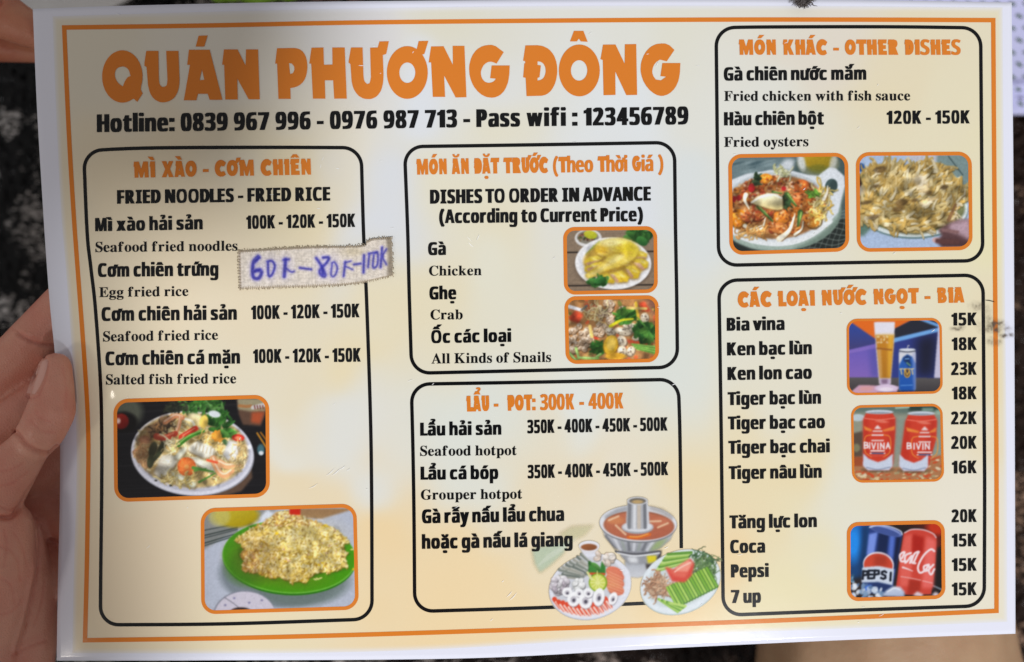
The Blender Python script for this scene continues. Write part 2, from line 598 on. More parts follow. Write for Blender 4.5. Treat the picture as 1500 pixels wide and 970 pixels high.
class Paint:
    """a small canvas addressed in the pixels of an enlarged view (origin ox, oy in photo px, scale s)"""
    K = 2.0

    def __init__(self, ox, oy, s, w, h, base, seed=1, alpha=False):
        self.ox, self.oy, self.s = ox, oy, s
        self.q = self.K / s
        self.W, self.Hh = int(w * self.q) + 2, int(h * self.q) + 2
        self.c = np.zeros((self.Hh, self.W, 3)) + np.array(base, float)
        self.a = np.zeros((self.Hh, self.W)) if alpha else None
        self.rng = np.random.default_rng(seed)
        self.clip = None

    def _box(self, x0, y0, x1, y1, pad):
        x0 = int(max(0, math.floor(x0 - pad)))
        y0 = int(max(0, math.floor(y0 - pad)))
        x1 = int(min(self.W, math.ceil(x1 + pad) + 1))
        y1 = int(min(self.Hh, math.ceil(y1 + pad) + 1))
        if x1 <= x0 or y1 <= y0:
            return None
        yy, xx = np.mgrid[y0:y1, x0:x1]
        return (slice(y0, y1), slice(x0, x1)), xx + 0.5, yy + 0.5

    def _put(self, sl, m, col, a):
        m = np.clip(m, 0, 1) * a
        if self.clip is not None:
            m = m * self.clip[sl]
        col = np.array(col, float)
        self.c[sl] += (col - self.c[sl]) * m[..., None]
        if self.a is not None:
            self.a[sl] = np.maximum(self.a[sl], np.clip(m / max(a, 1e-6), 0, 1) * min(1, a))

    def ell(self, cx, cy, rx, ry, col, rot=0, a=1, soft=4, col2=None):
        q = self.q
        cx, cy, rx, ry, soft = cx * q, cy * q, max(rx * q, .4), max(ry * q, .4), max(soft * q, .7)
        R = max(rx, ry)
        b = self._box(cx - R, cy - R, cx + R, cy + R, soft)
        if not b:
            return
        sl, xx, yy = b
        t = math.radians(rot)
        u = ((xx - cx) * math.cos(t) + (yy - cy) * math.sin(t)) / rx
        v = (-(xx - cx) * math.sin(t) + (yy - cy) * math.cos(t)) / ry
        d = np.sqrt(u * u + v * v)
        m = (1 - d) * min(rx, ry) / soft + .5
        if col2 is not None:          # col at the upper left, col2 at the lower right
            f = np.clip((u * .6 + v * .8) * .5 + .5, 0, 1)[..., None]
            col = np.array(col, float) * (1 - f) + np.array(col2, float) * f
        self._put(sl, m, col, a)

    def poly(self, pts, col, a=1, soft=0, col2=None, axis=1):
        P = np.array(pts, float) * self.q
        b = self._box(P[:, 0].min(), P[:, 1].min(), P[:, 0].max(), P[:, 1].max(), 2 + soft * self.q * 2)
        if not b:
            return
        sl, xx, yy = b
        ins = np.zeros(xx.shape, bool)
        n = len(P)
        for i in range(n):
            x1, y1 = P[i]
            x2, y2 = P[(i + 1) % n]
            if y1 == y2:
                continue
            cond = ((y1 <= yy) != (y2 <= yy))
            ins ^= cond & (xx < (x2 - x1) * (yy - y1) / (y2 - y1) + x1)
        m = ins.astype(float)
        r = soft * self.q
        if r > .6:
            m = blur(m, r)
        if col2 is not None:
            lo, hi = P[:, axis].min(), P[:, axis].max()
            f = np.clip(((yy if axis == 1 else xx) - lo) / (hi - lo + 1e-6), 0, 1)[..., None]
            col = np.array(col, float) * (1 - f) + np.array(col2, float) * f
        self._put(sl, m, col, a)

    def line(self, pts, w, col, w1=None, a=1, soft=3, curve=False):
        P = np.array(pts, float)
        if curve and len(P) > 2:
            P = interp_pts(P, 5 * len(P))
        P = P * self.q
        w = w * self.q / 2
        w1 = w if w1 is None else w1 * self.q / 2
        soft = max(soft * self.q, .7)
        b = self._box(P[:, 0].min(), P[:, 1].min(), P[:, 0].max(), P[:, 1].max(), max(w, w1) + soft)
        if not b:
            return
        sl, xx, yy = b
        best = np.full(xx.shape, -1e9)
        n = len(P) - 1
        for i in range(n):
            x1, y1 = P[i]
            x2, y2 = P[i + 1]
            L2 = (x2 - x1) ** 2 + (y2 - y1) ** 2 + 1e-9
            t = np.clip(((xx - x1) * (x2 - x1) + (yy - y1) * (y2 - y1)) / L2, 0, 1)
            d = np.hypot(xx - x1 - t * (x2 - x1), yy - y1 - t * (y2 - y1))
            ww = w + (w1 - w) * (i + t) / n
            best = np.maximum(best, ww - d)
        self._put(sl, best / soft + .5, col, a)

    def lump(self, cx, cy, rx, ry, col, rot=0):
        """one rounded morsel: dark rim, body, pale top-left sheen"""
        c = np.array(col, float)
        self.ell(cx + rx * .12, cy + ry * .2, rx * 1.08, ry * 1.08, c * .45, rot, a=.75)
        self.ell(cx, cy, rx, ry, np.minimum(c * 1.08, 255), rot, col2=c * .78)
        self.ell(cx - rx * .25, cy - ry * .3, rx * .35, ry * .28, np.minimum(c * 1.1 + 45, 255), rot, a=.7, soft=8)

    def strands(self, n, inside, length, w, cols, seed_rot=None, bend=.7, a=.95):
        r = self.rng
        for _ in range(n):
            x, y = inside()
            ang = r.uniform(0, 6.28) if seed_rot is None else seed_rot + r.normal(0, .5)
            pts = [(x, y)]
            L = length * r.uniform(.5, 1.2)
            for _k in range(4):
                ang += r.normal(0, bend)
                x += math.cos(ang) * L / 4
                y += math.sin(ang) * L / 4
                pts.append((x, y))
            c = np.array(cols[r.integers(len(cols))], float) * r.uniform(.85, 1.08)
            self.line([(px + w * .25, py + w * .4) for px, py in pts], w * 1.1, c * .5, a=.5, curve=True)
            self.line(pts, w * r.uniform(.7, 1.2), np.minimum(c, 255), a=a, curve=True)

    def in_ell(self, cx, cy, rx, ry):
        def f():
            t = self.rng.uniform(0, 6.283)
            q = math.sqrt(self.rng.uniform(0, 1))
            return cx + rx * q * math.cos(t), cy + ry * q * math.sin(t)
        return f

    def leaves(self, n, inside, L, cols):
        r = self.rng
        for _ in range(n):
            x, y = inside()
            c = np.array(cols[r.integers(len(cols))], float) * r.uniform(.75, 1.15)
            self.ell(x, y, L * r.uniform(.5, 1), L * r.uniform(.2, .45), np.minimum(c, 255), r.uniform(0, 180), col2=c * .6, a=.92)

    def grain(self, amp, cell):
        n = vnoise(self.Hh, self.W, max(1.2, cell * self.q), self.rng) - .5
        self.c *= (1 + n * amp)[..., None]

    def clip_ell(self, cx, cy, rx, ry, rot=0, soft=12):
        # later strokes stay inside this ellipse (food on its plate)
        yy, xx = np.mgrid[0:self.Hh, 0:self.W]
        x, y = (xx + .5) / self.q - cx, (yy + .5) / self.q - cy
        t = math.radians(rot)
        u, v = (x * math.cos(t) + y * math.sin(t)) / rx, (-x * math.sin(t) + y * math.cos(t)) / ry
        wob = (vnoise(self.Hh, self.W, max(3, 40 * self.q), self.rng) - .5) * .14
        self.clip = np.clip((1 - np.sqrt(u * u + v * v) + wob) * min(rx, ry) / soft + .5, 0, 1)

    def mottle(self, amp, cell, lo=-1, hi=1):
        # uneven tone across the print, only where the clip allows
        n = vnoise(self.Hh, self.W, max(2, cell * self.q), self.rng) - .5
        f = 1 + np.clip(n * 2, lo, hi) * amp * (1 if self.clip is None else self.clip)
        self.c *= f[..., None]

    def soften(self, r):
        for k in range(3):
            self.c[..., k] = blur(self.c[..., k], r * self.q)

    def sample(self, px, py):
        x = np.clip((px - self.ox) * self.K - .5, 0, self.W - 1.001)
        y = np.clip((py - self.oy) * self.K - .5, 0, self.Hh - 1.001)
        ix, iy = x.astype(int), y.astype(int)
        fx, fy = (x - ix)[..., None], (y - iy)[..., None]
        src = np.clip(self.c, 0, 255)
        if self.a is not None:
            src = np.concatenate([src, self.a[..., None]], -1)
        ix1, iy1 = np.minimum(ix + 1, self.W - 1), np.minimum(iy + 1, self.Hh - 1)
        v = (src[iy, ix] * (1 - fx) + src[iy, ix1] * fx) * (1 - fy) + (src[iy1, ix] * (1 - fx) + src[iy1, ix1] * fx) * fy
        out = lin(v[..., :3])
        if self.a is not None:
            out = np.concatenate([out, v[..., 3:]], -1)
        return out


def blur(m, r):
    """three box passes"""
    k = max(1, int(r))
    for ax in (0, 1):
        for _ in range(3):
            p = np.pad(m, [(k, k) if i == ax else (0, 0) for i in range(2)], mode='edge')
            c = np.cumsum(p, axis=ax)
            z = np.zeros_like(np.take(c, [0], axis=ax))
            c = np.concatenate([z, c], axis=ax)
            n = m.shape[ax]
            hi = np.take(c, np.arange(2 * k + 1, 2 * k + 1 + n), axis=ax)
            lo = np.take(c, np.arange(0, n), axis=ax)
            m = (hi - lo) / (2 * k + 1)
    return m


ALB = 0.955            # printed colours a little under the observed ones


def photo_mesh(name, paint, quad, parent, lift=0.00010, r=20, gain=1.0):
    """picture sheet inside the quad TL, TR, BR, BL with its corners cut round"""
    TL, TR, BR, BL = [np.array(p, float) for p in quad]
    nx = int(max(np.linalg.norm(TR - TL), np.linalg.norm(BR - BL)))
    ny = int(max(np.linalg.norm(BL - TL), np.linalg.norm(BR - TR)))
    s, t = np.meshgrid(np.linspace(0, 1, nx + 1), np.linspace(0, 1, ny + 1))
    Pq = (TL * ((1 - s) * (1 - t))[..., None] + TR * (s * (1 - t))[..., None] + BR * (s * t)[..., None] + BL * ((1 - s) * t)[..., None])
    col = np.clip(paint.sample(Pq[..., 0], Pq[..., 1])[..., :3] * 0.86 * gain, 0, 1)
    idx = np.arange((nx + 1) * (ny + 1)).reshape(ny + 1, nx + 1)
    fx, fy = np.meshgrid(np.arange(nx) + .5, np.arange(ny) + .5)
    dx = np.maximum(0, np.maximum(r - fx, fx - (nx - r)))
    dy = np.maximum(0, np.maximum(r - fy, fy - (ny - r)))
    keep = np.hypot(dx, dy) <= r
    q = np.stack([idx[1:, :-1], idx[1:, 1:], idx[:-1, 1:], idx[:-1, :-1]], -1)[keep]
    V = on_card(Pq[..., 0], Pq[..., 1], lift).reshape(-1, 3)
    return make_obj(name, V, q, M_PRINT, parent, col.reshape(-1, 3))

# ------------------------------------------------------------------ the printed food photographs
def pic_noodles():
    p = Paint(160, 572, 5.773, 1400, 975, (27, 26, 29), 11)
    r = p.rng
    for k in range(26):                                   # dark board
        y = r.uniform(80, 920)
        p.line([(40, y), (1360, y - r.uniform(20, 120))], 3, (52, 50, 52), a=.5)
    p.ell(130, 180, 150, 130, (104, 108, 92), soft=60, a=.8)
    p.ell(120, 270, 120, 90, (22, 20, 20), soft=30)
    p.ell(100, 262, 66, 66, (150, 38, 28), soft=14, col2=(96, 18, 16))
    p.ell(76, 258, 20, 24, (225, 190, 180), soft=12)
    p.poly([(1080, 70), (1325, 70), (1320, 200), (1280, 300), (1130, 290), (1095, 200)], (98, 72, 58), soft=8)
    p.poly([(1085, 70), (1320, 70), (1322, 175), (1205, 180), (1090, 160)], (158, 148, 118), soft=6)
    p.line([(1100, 130), (1160, 136), (1200, 132)], 26, (176, 112, 62), a=.8)
    p.line([(1215, 145), (1318, 120)], 34, (205, 200, 196))
    for k in range(4):
        p.line([(1228 + k * 23, 128), (1234 + k * 23, 156)], 9, (120, 50, 44))
    p.poly([(1205, 185), (1315, 180), (1275, 285), (1200, 270)], (176, 82, 48), soft=10)
    p.line([(1250, 360), (1340, 500)], 13, (206, 140, 40))
    p.line([(1280, 355), (1345, 440)], 11, (190, 120, 34))
    p.ell(1282, 500, 30, 46, (70, 110, 120), soft=14)
    p.ell(1285, 530, 20, 18, (225, 230, 236), soft=8)
    p.poly([(820, 880), (1000, 800), (1200, 640), (1210, 740), (1120, 850), (960, 900)], (96, 74, 60), soft=8)
    for k in range(14):
        x = r.uniform(850, 1190)
        p.line([(x, 890 - (x - 850) * .55), (x + 50, 800 - (x - 850) * .5)], 9, (134, 104, 84), a=.6)
    p.ell(705, 545, 522, 348, (150, 150, 160), rot=4, soft=5)          # plate
    p.ell(702, 530, 517, 356, (226, 226, 238), rot=4, soft=5)
    p.ell(702, 520, 495, 336, (196, 196, 210), rot=4, soft=12)
    p.ell(695, 505, 478, 318, (206, 178, 120), rot=4, soft=22)
    p.clip_ell(695, 505, 480, 318, 4)
    ins = p.in_ell(690, 500, 455, 300)
    for k in range(60):
        x, y = ins()
        p.ell(x, y, r.uniform(15, 50), r.uniform(10, 26), [(96, 72, 40), (150, 112, 60), (70, 66, 44)][r.integers(3)], r.uniform(0, 180), a=.55, soft=12)
    p.strands(330, ins, 150, 9, [(242, 224, 160), (232, 204, 132), (250, 236, 190), (216, 180, 104)])
    p.poly([(300, 300), (430, 200), (540, 260), (420, 380), (330, 400)], (120, 84, 60), soft=14, a=.7)
    p.strands(40, p.in_ell(420, 290, 120, 90), 110, 9, [(86, 64, 48), (180, 130, 80), (56, 48, 38)])
    for (x, y, rr) in [(250, 520, 60), (300, 420, 50), (300, 620, 50)]:
        p.ell(x, y, rr, rr * .8, (150, 92, 68), soft=20, a=.8)
    p.strands(40, p.in_ell(270, 540, 70, 120), 110, 9, [(214, 176, 124), (190, 140, 92)])
    for (x, y, w, h, ro) in [(370, 500, 34, 70, 15), (440, 490, 26, 90, 28), (350, 600, 30, 60, 10), (400, 560, 18, 80, 40)]:
        p.ell(x, y, w, h, (62, 74, 50), ro, col2=(38, 46, 34), soft=8)
    p.mottle(.45, 70)
    p.clip = None
    p.leaves(90, p.in_ell(780, 130, 190, 58), 46, [(64, 128, 52), (92, 164, 66), (44, 96, 42), (120, 180, 96)])
    p.leaves(60, p.in_ell(930, 260, 100, 85), 46, [(58, 122, 50), (84, 158, 62), (48, 104, 44)])
    p.leaves(24, p.in_ell(560, 140, 110, 50), 34, [(70, 74, 56), (54, 60, 48)])
    p.ell(890, 200, 52, 28, (226, 232, 236), 12, soft=8)
    p.poly([(630, 250), (700, 185), (775, 210), (780, 300), (715, 310)], (238, 226, 186), soft=8, col2=(214, 190, 120))
    p.line([(640, 240), (700, 260), (725, 305)], 20, (250, 244, 220), curve=True)
    p.ell(800, 265, 36, 56, (222, 190, 90), 10, soft=10)
    for pts, w in [([(470, 270), (560, 215), (620, 230)], 40), ([(600, 230), (590, 300), (570, 350)], 30)]:
        p.line(pts, w, (228, 150, 104), curve=True)
        p.line([(x - 4, y - 8) for x, y in pts], w * .3, (250, 214, 184), curve=True)
    p.line([(400, 390), (470, 400), (560, 365)], 56, (196, 66, 46), w1=46, curve=True)
    p.line([(410, 380), (470, 388), (545, 360)], 12, (236, 128, 96), curve=True)
    p.line([(610, 395), (730, 322)], 46, (214, 62, 42))
    p.line([(622, 380), (722, 320)], 10, (248, 142, 112))
    p.line([(585, 460), (680, 390), (795, 342)], 40, (66, 134, 44), w1=30, curve=True)
    p.line([(590, 446), (680, 380), (790, 336)], 10, (150, 200, 104), curve=True)
    p.strands(18, p.in_ell(820, 420, 90, 40), 90, 8, [(248, 206, 110), (240, 186, 84), (252, 226, 160)])
    for k in range(9):
        t = k * .7
        p.ell(925 + 34 * math.cos(t), 385 + 24 * math.sin(t), 30, 20, (240, 172, 68), k * 40, col2=(222, 140, 44))
    p.leaves(16, p.in_ell(1010, 360, 46, 30), 50, [(74, 146, 56), (110, 180, 80)])
    p.ell(1090, 400, 54, 30, (206, 54, 38), 4, soft=5)
    p.ell(1088, 402, 30, 14, (238, 128, 90), 4, soft=6)
    p.line([(975, 430), (1060, 515)], 38, (84, 122, 72))
    p.line([(990, 432), (1064, 502)], 10, (160, 190, 130))

    def squid(pts, ridges, c=(238, 232, 214)):
        p.poly([(x + 6, y + 12) for x, y in pts], (110, 84, 50), soft=8, a=.8)
        p.poly(pts, c, soft=6, col2=tuple(v * .88 for v in c))
        for a, b in ridges:
            p.line([a, b], 8, (176, 160, 128), a=.75)
            p.line([(a[0] - 9, a[1] - 3), (b[0] - 9, b[1] - 3)], 8, (252, 250, 240), a=.8)
    squid([(690, 460), (740, 430), (860, 470), (905, 510), (880, 560), (800, 575), (700, 530), (655, 500)], [((740 + k * 30, 450 + k * 9), (728 + k * 30, 500 + k * 10)) for k in range(6)])
    squid([(440, 550), (520, 545), (590, 580), (560, 630), (480, 720), (420, 740), (375, 700)], [((430 + k * 5 - 8, 580 + k * 26), (520 - k * 14, 600 + k * 24)) for k in range(6)])
    squid([(1010, 420), (1080, 440), (1105, 500), (1060, 600), (1000, 590), (960, 540)], [((1010 + k * 16, 500 + k * 20), (1060 + k * 10, 520 + k * 16)) for k in range(3)], (236, 234, 230))
    squid([(540, 570), (600, 500), (660, 470), (650, 520), (590, 590)], [], (226, 226, 206))
    squid([(650, 560), (760, 570), (860, 620), (905, 690), (860, 700), (760, 640)], [((700, 585), (860, 660))], (228, 226, 206))
    squid([(520, 680), (620, 720), (740, 790), (720, 830), (640, 800), (540, 730)], [((560, 705), (700, 790))], (220, 222, 196))
    p.ell(655, 645, 78, 80, (206, 92, 44), soft=6)
    for k in range(9):
        t = k * .698
        p.ell(655 + 44 * math.cos(t), 645 + 46 * math.sin(t), 34, 22, (234, 132, 68), math.degrees(t), col2=(214, 104, 48))
    p.ell(655, 645, 20, 18, (242, 168, 92), soft=8)
    for a, b, w in [((710, 655), (880, 688), 30), ((760, 775), (925, 685), 18), ((720, 680), (820, 660), 16)]:
        p.line([a, b], w, (88, 138, 60), w1=w * .5)
    for pts in ([(880, 580), (930, 690), (980, 720), (1040, 680)], [(930, 610), (1000, 640), (1090, 630)]):
        p.line(pts, 62, (232, 170, 120), w1=40, curve=True)
        p.line([(x - 3, y - 14) for x, y in pts], 14, (252, 222, 190), curve=True)
    p.line([(830, 590), (910, 610)], 20, (226, 90, 56))
    p.clip_ell(695, 505, 480, 318, 4)
    p.strands(40, p.in_ell(1100, 560, 60, 110), 80, 8, [(246, 222, 160), (238, 200, 130)])
    p.strands(46, p.in_ell(520, 775, 190, 40), 100, 9, [(240, 222, 160), (224, 196, 120), (196, 170, 96)])
    p.strands(10, p.in_ell(545, 450, 50, 70), 120, 10, [(246, 236, 196), (232, 214, 150)])
    p.mottle(.30, 55)
    p.ell(420, 330, 190, 160, (60, 44, 34), a=.35, soft=120)
    p.ell(330, 560, 130, 170, (70, 52, 40), a=.30, soft=110)
    p.clip = None
    p.ell(395, 762, 12, 8, (60, 60, 50))
    p.ell(520, 805, 12, 8, (60, 60, 50))
    p.grain(.09, 9)
    p.soften(3.6)
    return p


def pic_rice():
    p = Paint(288, 734, 5.705, 1395, 975, (186, 192, 208), 12)
    r = p.rng
    p.poly([(30, 60), (700, 60), (300, 260), (40, 420)], (142, 142, 140), soft=10)
    for k in range(7):
        p.line([(40, 250 + k * 22), (340, 190 + k * 16)], 12, [(60, 70, 70), (120, 126, 124), (40, 52, 50)][k % 3], a=.8)
    p.poly([(840, 60), (1340, 60), (1040, 150), (870, 140)], (158, 122, 84), soft=6)
    p.ell(330, 120, 190, 100, (204, 186, 60), soft=30, col2=(170, 146, 10))
    p.ell(190, 130, 90, 80, (196, 188, 110), soft=30, a=.7)
    p.poly([(520, 150), (590, 70), (650, 110), (620, 160)], (224, 230, 240), soft=10)
    p.ell(700, 600, 510, 290, (118, 128, 136), soft=40, a=.9)
    p.ell(860, 660, 420, 220, (104, 120, 116), soft=50, a=.8)
    p.ell(775, 478, 560, 310, (40, 116, 14), rot=3, soft=6)
    p.ell(775, 468, 560, 305, (112, 186, 66), rot=3, soft=5)
    p.ell(774, 462, 552, 300, (64, 150, 22), rot=3, soft=7, col2=(72, 152, 12))
    p.ell(420, 560, 170, 140, (44, 116, 22), soft=80, a=.6)
    heap = [(320, 330), (345, 305), (400, 270), (480, 215), (560, 185), (640, 120), (690, 88), (740, 84), (790, 105), (870, 120), (960, 170), (1010, 175), (1060, 205), (1150, 230), (1210, 280), (1278, 340), (1225, 365), (1215, 400), (1262, 440), (1235, 470), (1262, 545), (1190, 570), (1110, 600), (1030, 590), (950, 625), (910, 690), (860, 660), (800, 682), (730, 650), (690, 630), (640, 640), (560, 620), (500, 600), (400, 580), (380, 540), (410, 500), (360, 450), (400, 400), (370, 350)]
    p.poly([(x + 4, y + 14) for x, y in heap], (50, 92, 14), soft=14, a=.8)
    p.poly(heap, (196, 164, 84), soft=6, col2=(200, 168, 70))
    hp = np.array(heap, float)

    def inside():
        while True:
            x, y = r.uniform(320, 1280), r.uniform(84, 690)
            c = False
            for i in range(len(hp)):
                x1, y1 = hp[i]
                x2, y2 = hp[(i + 1) % len(hp)]
                if (y1 <= y) != (y2 <= y) and x < (x2 - x1) * (y - y1) / (y2 - y1) + x1:
                    c = not c
            if c:
                return x, y
    for k in range(260):
        x, y = inside()
        p.ell(x, y, r.uniform(10, 26), r.uniform(6, 14), [(150, 112, 36), (128, 92, 30), (170, 130, 50)][r.integers(3)], r.uniform(0, 180), a=.6, soft=8)
    pts = sorted([inside() for _ in range(1700)], key=lambda q: q[1])
    for x, y in pts:
        c = np.array([(232, 208, 132), (240, 222, 158), (214, 184, 96), (226, 200, 110), (246, 232, 180), (222, 186, 60)][r.integers(6)], float)
        if y < 220:
            c = c * [.95, .86, .86]
        if x < 520 and y > 400:
            c = c * [.93, .82, .82]
        rot = r.uniform(0, 180)
        L = r.uniform(13, 25)
        p.ell(x + 3, y + 8, L, 9, (120, 84, 24), rot, a=.5, soft=6)
        p.ell(x, y, L, r.uniform(6, 10.5), c * .95, rot, soft=5)
    for x, y, s in [(1075, 215, 26), (1045, 535, 30), (1310, 570, 10), (860, 270, 14), (670, 270, 16), (1020, 440, 20)]:
        p.ell(x, y, s, s * .8, (238, 196, 30), soft=8)
    for k in range(40):
        x, y = inside()
        p.ell(x, y, 10, 7, [(196, 150, 120), (206, 170, 140)][k % 2], r.uniform(0, 180))
    for k in range(34):
        x, y = inside()
        p.ell(x, y, 8, 5, (110, 116, 40), r.uniform(0, 180), a=.8)
    for k in range(230):
        x, y = inside()
        p.ell(x, y, r.uniform(8, 18), r.uniform(4, 9), (122, 88, 26), r.normal(20, 40), a=.42, soft=6)
    for k in range(620):
        x, y = inside()
        p.ell(x, y, r.uniform(11, 19), r.uniform(5, 8), [(246, 226, 150), (240, 214, 116), (250, 238, 184)][r.integers(3)], r.uniform(0, 180), a=.9, soft=4)
    p.ell(480, 470, 220, 200, (130, 90, 40), a=.32, soft=160)
    p.ell(800, 640, 260, 80, (140, 104, 30), a=.28, soft=90)
    p.ell(960, 300, 260, 140, (250, 226, 150), a=.22, soft=160)
    for x, y in [(1300, 405), (1010, 650), (1035, 645), (1265, 345), (990, 655)]:
        p.ell(x, y, 16, 6, (232, 222, 150), r.uniform(-30, 30))
    p.poly([(778, 60), (866, 60), (866, 118), (775, 112)], (206, 40, 22), soft=5)
    p.ell(400, 965, 265, 215, (140, 142, 156), soft=10)
    p.ell(405, 970, 258, 212, (206, 200, 214), soft=6)
    p.line([(230, 805), (300, 850), (370, 905)], 8, (130, 128, 140), curve=True)
    for x, y in [(315, 812), (545, 830), (440, 850), (240, 870)]:
        p.ell(x, y, 11, 9, (140, 136, 168))
    p.ell(370, 930, 90, 42, (60, 44, 40), soft=10)
    p.clip_ell(790, 390, 470, 280)
    p.mottle(.20, 45)
    p.clip = None
    p.grain(.10, 7)
    p.soften(3.6)
    return p


def planks(p, x0, y0, x1, y1, c, cuts):
    r = p.rng
    p.poly([(x0, y0), (x1, y0), (x1, y1), (x0, y1)], c)
    for k in range(90):
        y = r.uniform(y0, y1)
        x = r.uniform(x0, x1)
        p.line([(x, y), (x + r.uniform(60, 260), y + r.uniform(-4, 4))], r.uniform(2, 6), tuple(np.array(c) * r.uniform(.7, 1.25)), a=.5)
    for y in cuts:
        p.line([(x0, y), (x1, y - 8)], 9, (34, 28, 26))


def pic_chicken():
    p = Paint(820, 328, 4.667, 705, 490, (136, 116, 98), 13)
    r = p.rng
    planks(p, 30, 30, 680, 480, (142, 122, 102), [196, 424])
    p.ell(195, 98, 92, 62, (226, 224, 222), soft=5)
    p.ell(192, 92, 74, 46, (136, 130, 116), soft=6)
    p.leaves(20, p.in_ell(185, 90, 56, 30), 20, [(190, 160, 120), (90, 130, 70), (206, 196, 180), (150, 90, 70)])
    p.ell(210, 74, 46, 28, (206, 200, 60), 12, col2=(176, 184, 40))
    p.leaves(40, p.in_ell(545, 80, 80, 40), 46, [(58, 116, 50), (84, 150, 66), (40, 90, 40)])
    p.ell(562, 118, 42, 30, (70, 136, 62), 30, col2=(34, 84, 40))
    p.ell(366, 284, 262, 176, (84, 70, 60), soft=26, a=.6)
    p.ell(365, 270, 260, 178, (244, 243, 244), rot=2, soft=4)
    p.ell(365, 262, 236, 156, (226, 226, 230), rot=2, soft=10)
    Y1, Y2, Y3 = (232, 206, 74), (212, 176, 36), (236, 218, 150)
    for k in range(6):
        x = 200 + k * 18
        p.line([(180 + k * 10, 210 - k * 12), (270, 120 + k * 10)], 10, (150, 180, 80), a=.8)
    p.ell(375, 262, 214, 122, (196, 160, 70), 2, soft=14)
    MEAT = (214, 178, 146)

    def slice_(pts, m):
        p.poly([(x + 3, y + 9) for x, y in pts], (128, 92, 40), soft=8, a=.8)
        p.poly(pts, Y1, soft=4, col2=Y2)
        p.poly(m, MEAT, soft=4, col2=(190, 140, 108))
        cx = sum(q[0] for q in pts) / len(pts)
        cy = sum(q[1] for q in pts) / len(pts)
        p.ell(cx + 8, cy - 8, 20, 8, (248, 236, 150), 24, a=.7, soft=10)
    slice_([(165, 262), (200, 226), (262, 216), (300, 236), (250, 262), (190, 292)], [(172, 268), (250, 250), (290, 240), (196, 288)])
    slice_([(168, 300), (230, 268), (292, 258), (270, 290), (200, 330), (172, 326)], [(180, 306), (250, 284), (280, 276), (196, 328)])
    slice_([(480, 200), (560, 186), (600, 205), (590, 232), (520, 240)], [(500, 226), (590, 224), (580, 238), (510, 242)])
    slice_([(490, 245), (560, 232), (606, 262), (600, 300), (560, 310)], [(500, 262), (550, 268), (585, 312), (560, 316)])
    slice_([(445, 290), (510, 285), (550, 330), (536, 372), (482, 374)], [(446, 306), (470, 310), (506, 360), (488, 376)])
    slice_([(340, 340), (425, 318), (476, 366), (462, 396), (392, 400)], [(338, 346), (366, 342), (408, 392), (390, 402)])
    slice_([(262, 350), (320, 326), (378, 396), (366, 408), (300, 396)], [(262, 354), (280, 350), (312, 394), (298, 398)])
    leg = [(236, 160), (262, 128), (310, 106), (380, 94), (450, 104), (510, 134), (542, 172), (530, 216), (500, 246), (452, 280), (410, 300), (372, 304), (318, 322), (262, 346), (206, 374), (178, 366), (174, 344), (214, 318), (262, 290), (300, 256), (326, 222), (290, 218), (250, 196)]
    leg = soften(soften(leg))
    p.poly([(x + 4, y + 12) for x, y in leg], (120, 88, 24), soft=12, a=.8)
    p.poly(leg, (238, 218, 112), soft=6, col2=(222, 190, 70))
    p.ell(284, 176, 46, 34, (222, 176, 44), 20, soft=30, a=.8)
    p.ell(456, 168, 78, 52, (226, 200, 36), 20, soft=50, a=.75)
    p.ell(360, 128, 84, 24, (246, 236, 170), -4, soft=26, a=.8)
    p.line([(420, 222), (350, 262), (270, 318), (200, 352)], 40, (240, 222, 140), w1=14, curve=True, soft=26, a=.9)
    p.line([(330, 220), (372, 200), (430, 200)], 14, (198, 158, 46), curve=True, soft=16, a=.7)
    p.line([(452, 282), (400, 302), (320, 324)], 12, (176, 136, 40), curve=True, soft=12, a=.7)
    p.leaves(20, p.in_ell(262, 396, 50, 24), 44, [(50, 116, 46), (84, 152, 70), (38, 90, 40)])
    p.ell(272, 386, 38, 22, (70, 140, 66), -20, col2=(36, 90, 40))
    p.clip_ell(365, 262, 225, 150, 2)
    for k in range(70):                                    # skin folds, meat fibres and broth shine
        x, y = p.in_ell(365, 250, 200, 130)()
        L = r.uniform(14, 46)
        a = r.normal(.35, .4)
        p.line([(x, y), (x + L * math.cos(a), y + L * math.sin(a))], r.uniform(4, 10), [(176, 128, 40), (250, 238, 180), (206, 160, 110), (150, 104, 50)][r.integers(4)], a=.28, soft=8)
    p.mottle(.14, 40)
    p.clip = None
    p.grain(.16, 6)
    p.soften(3.0)
    return p


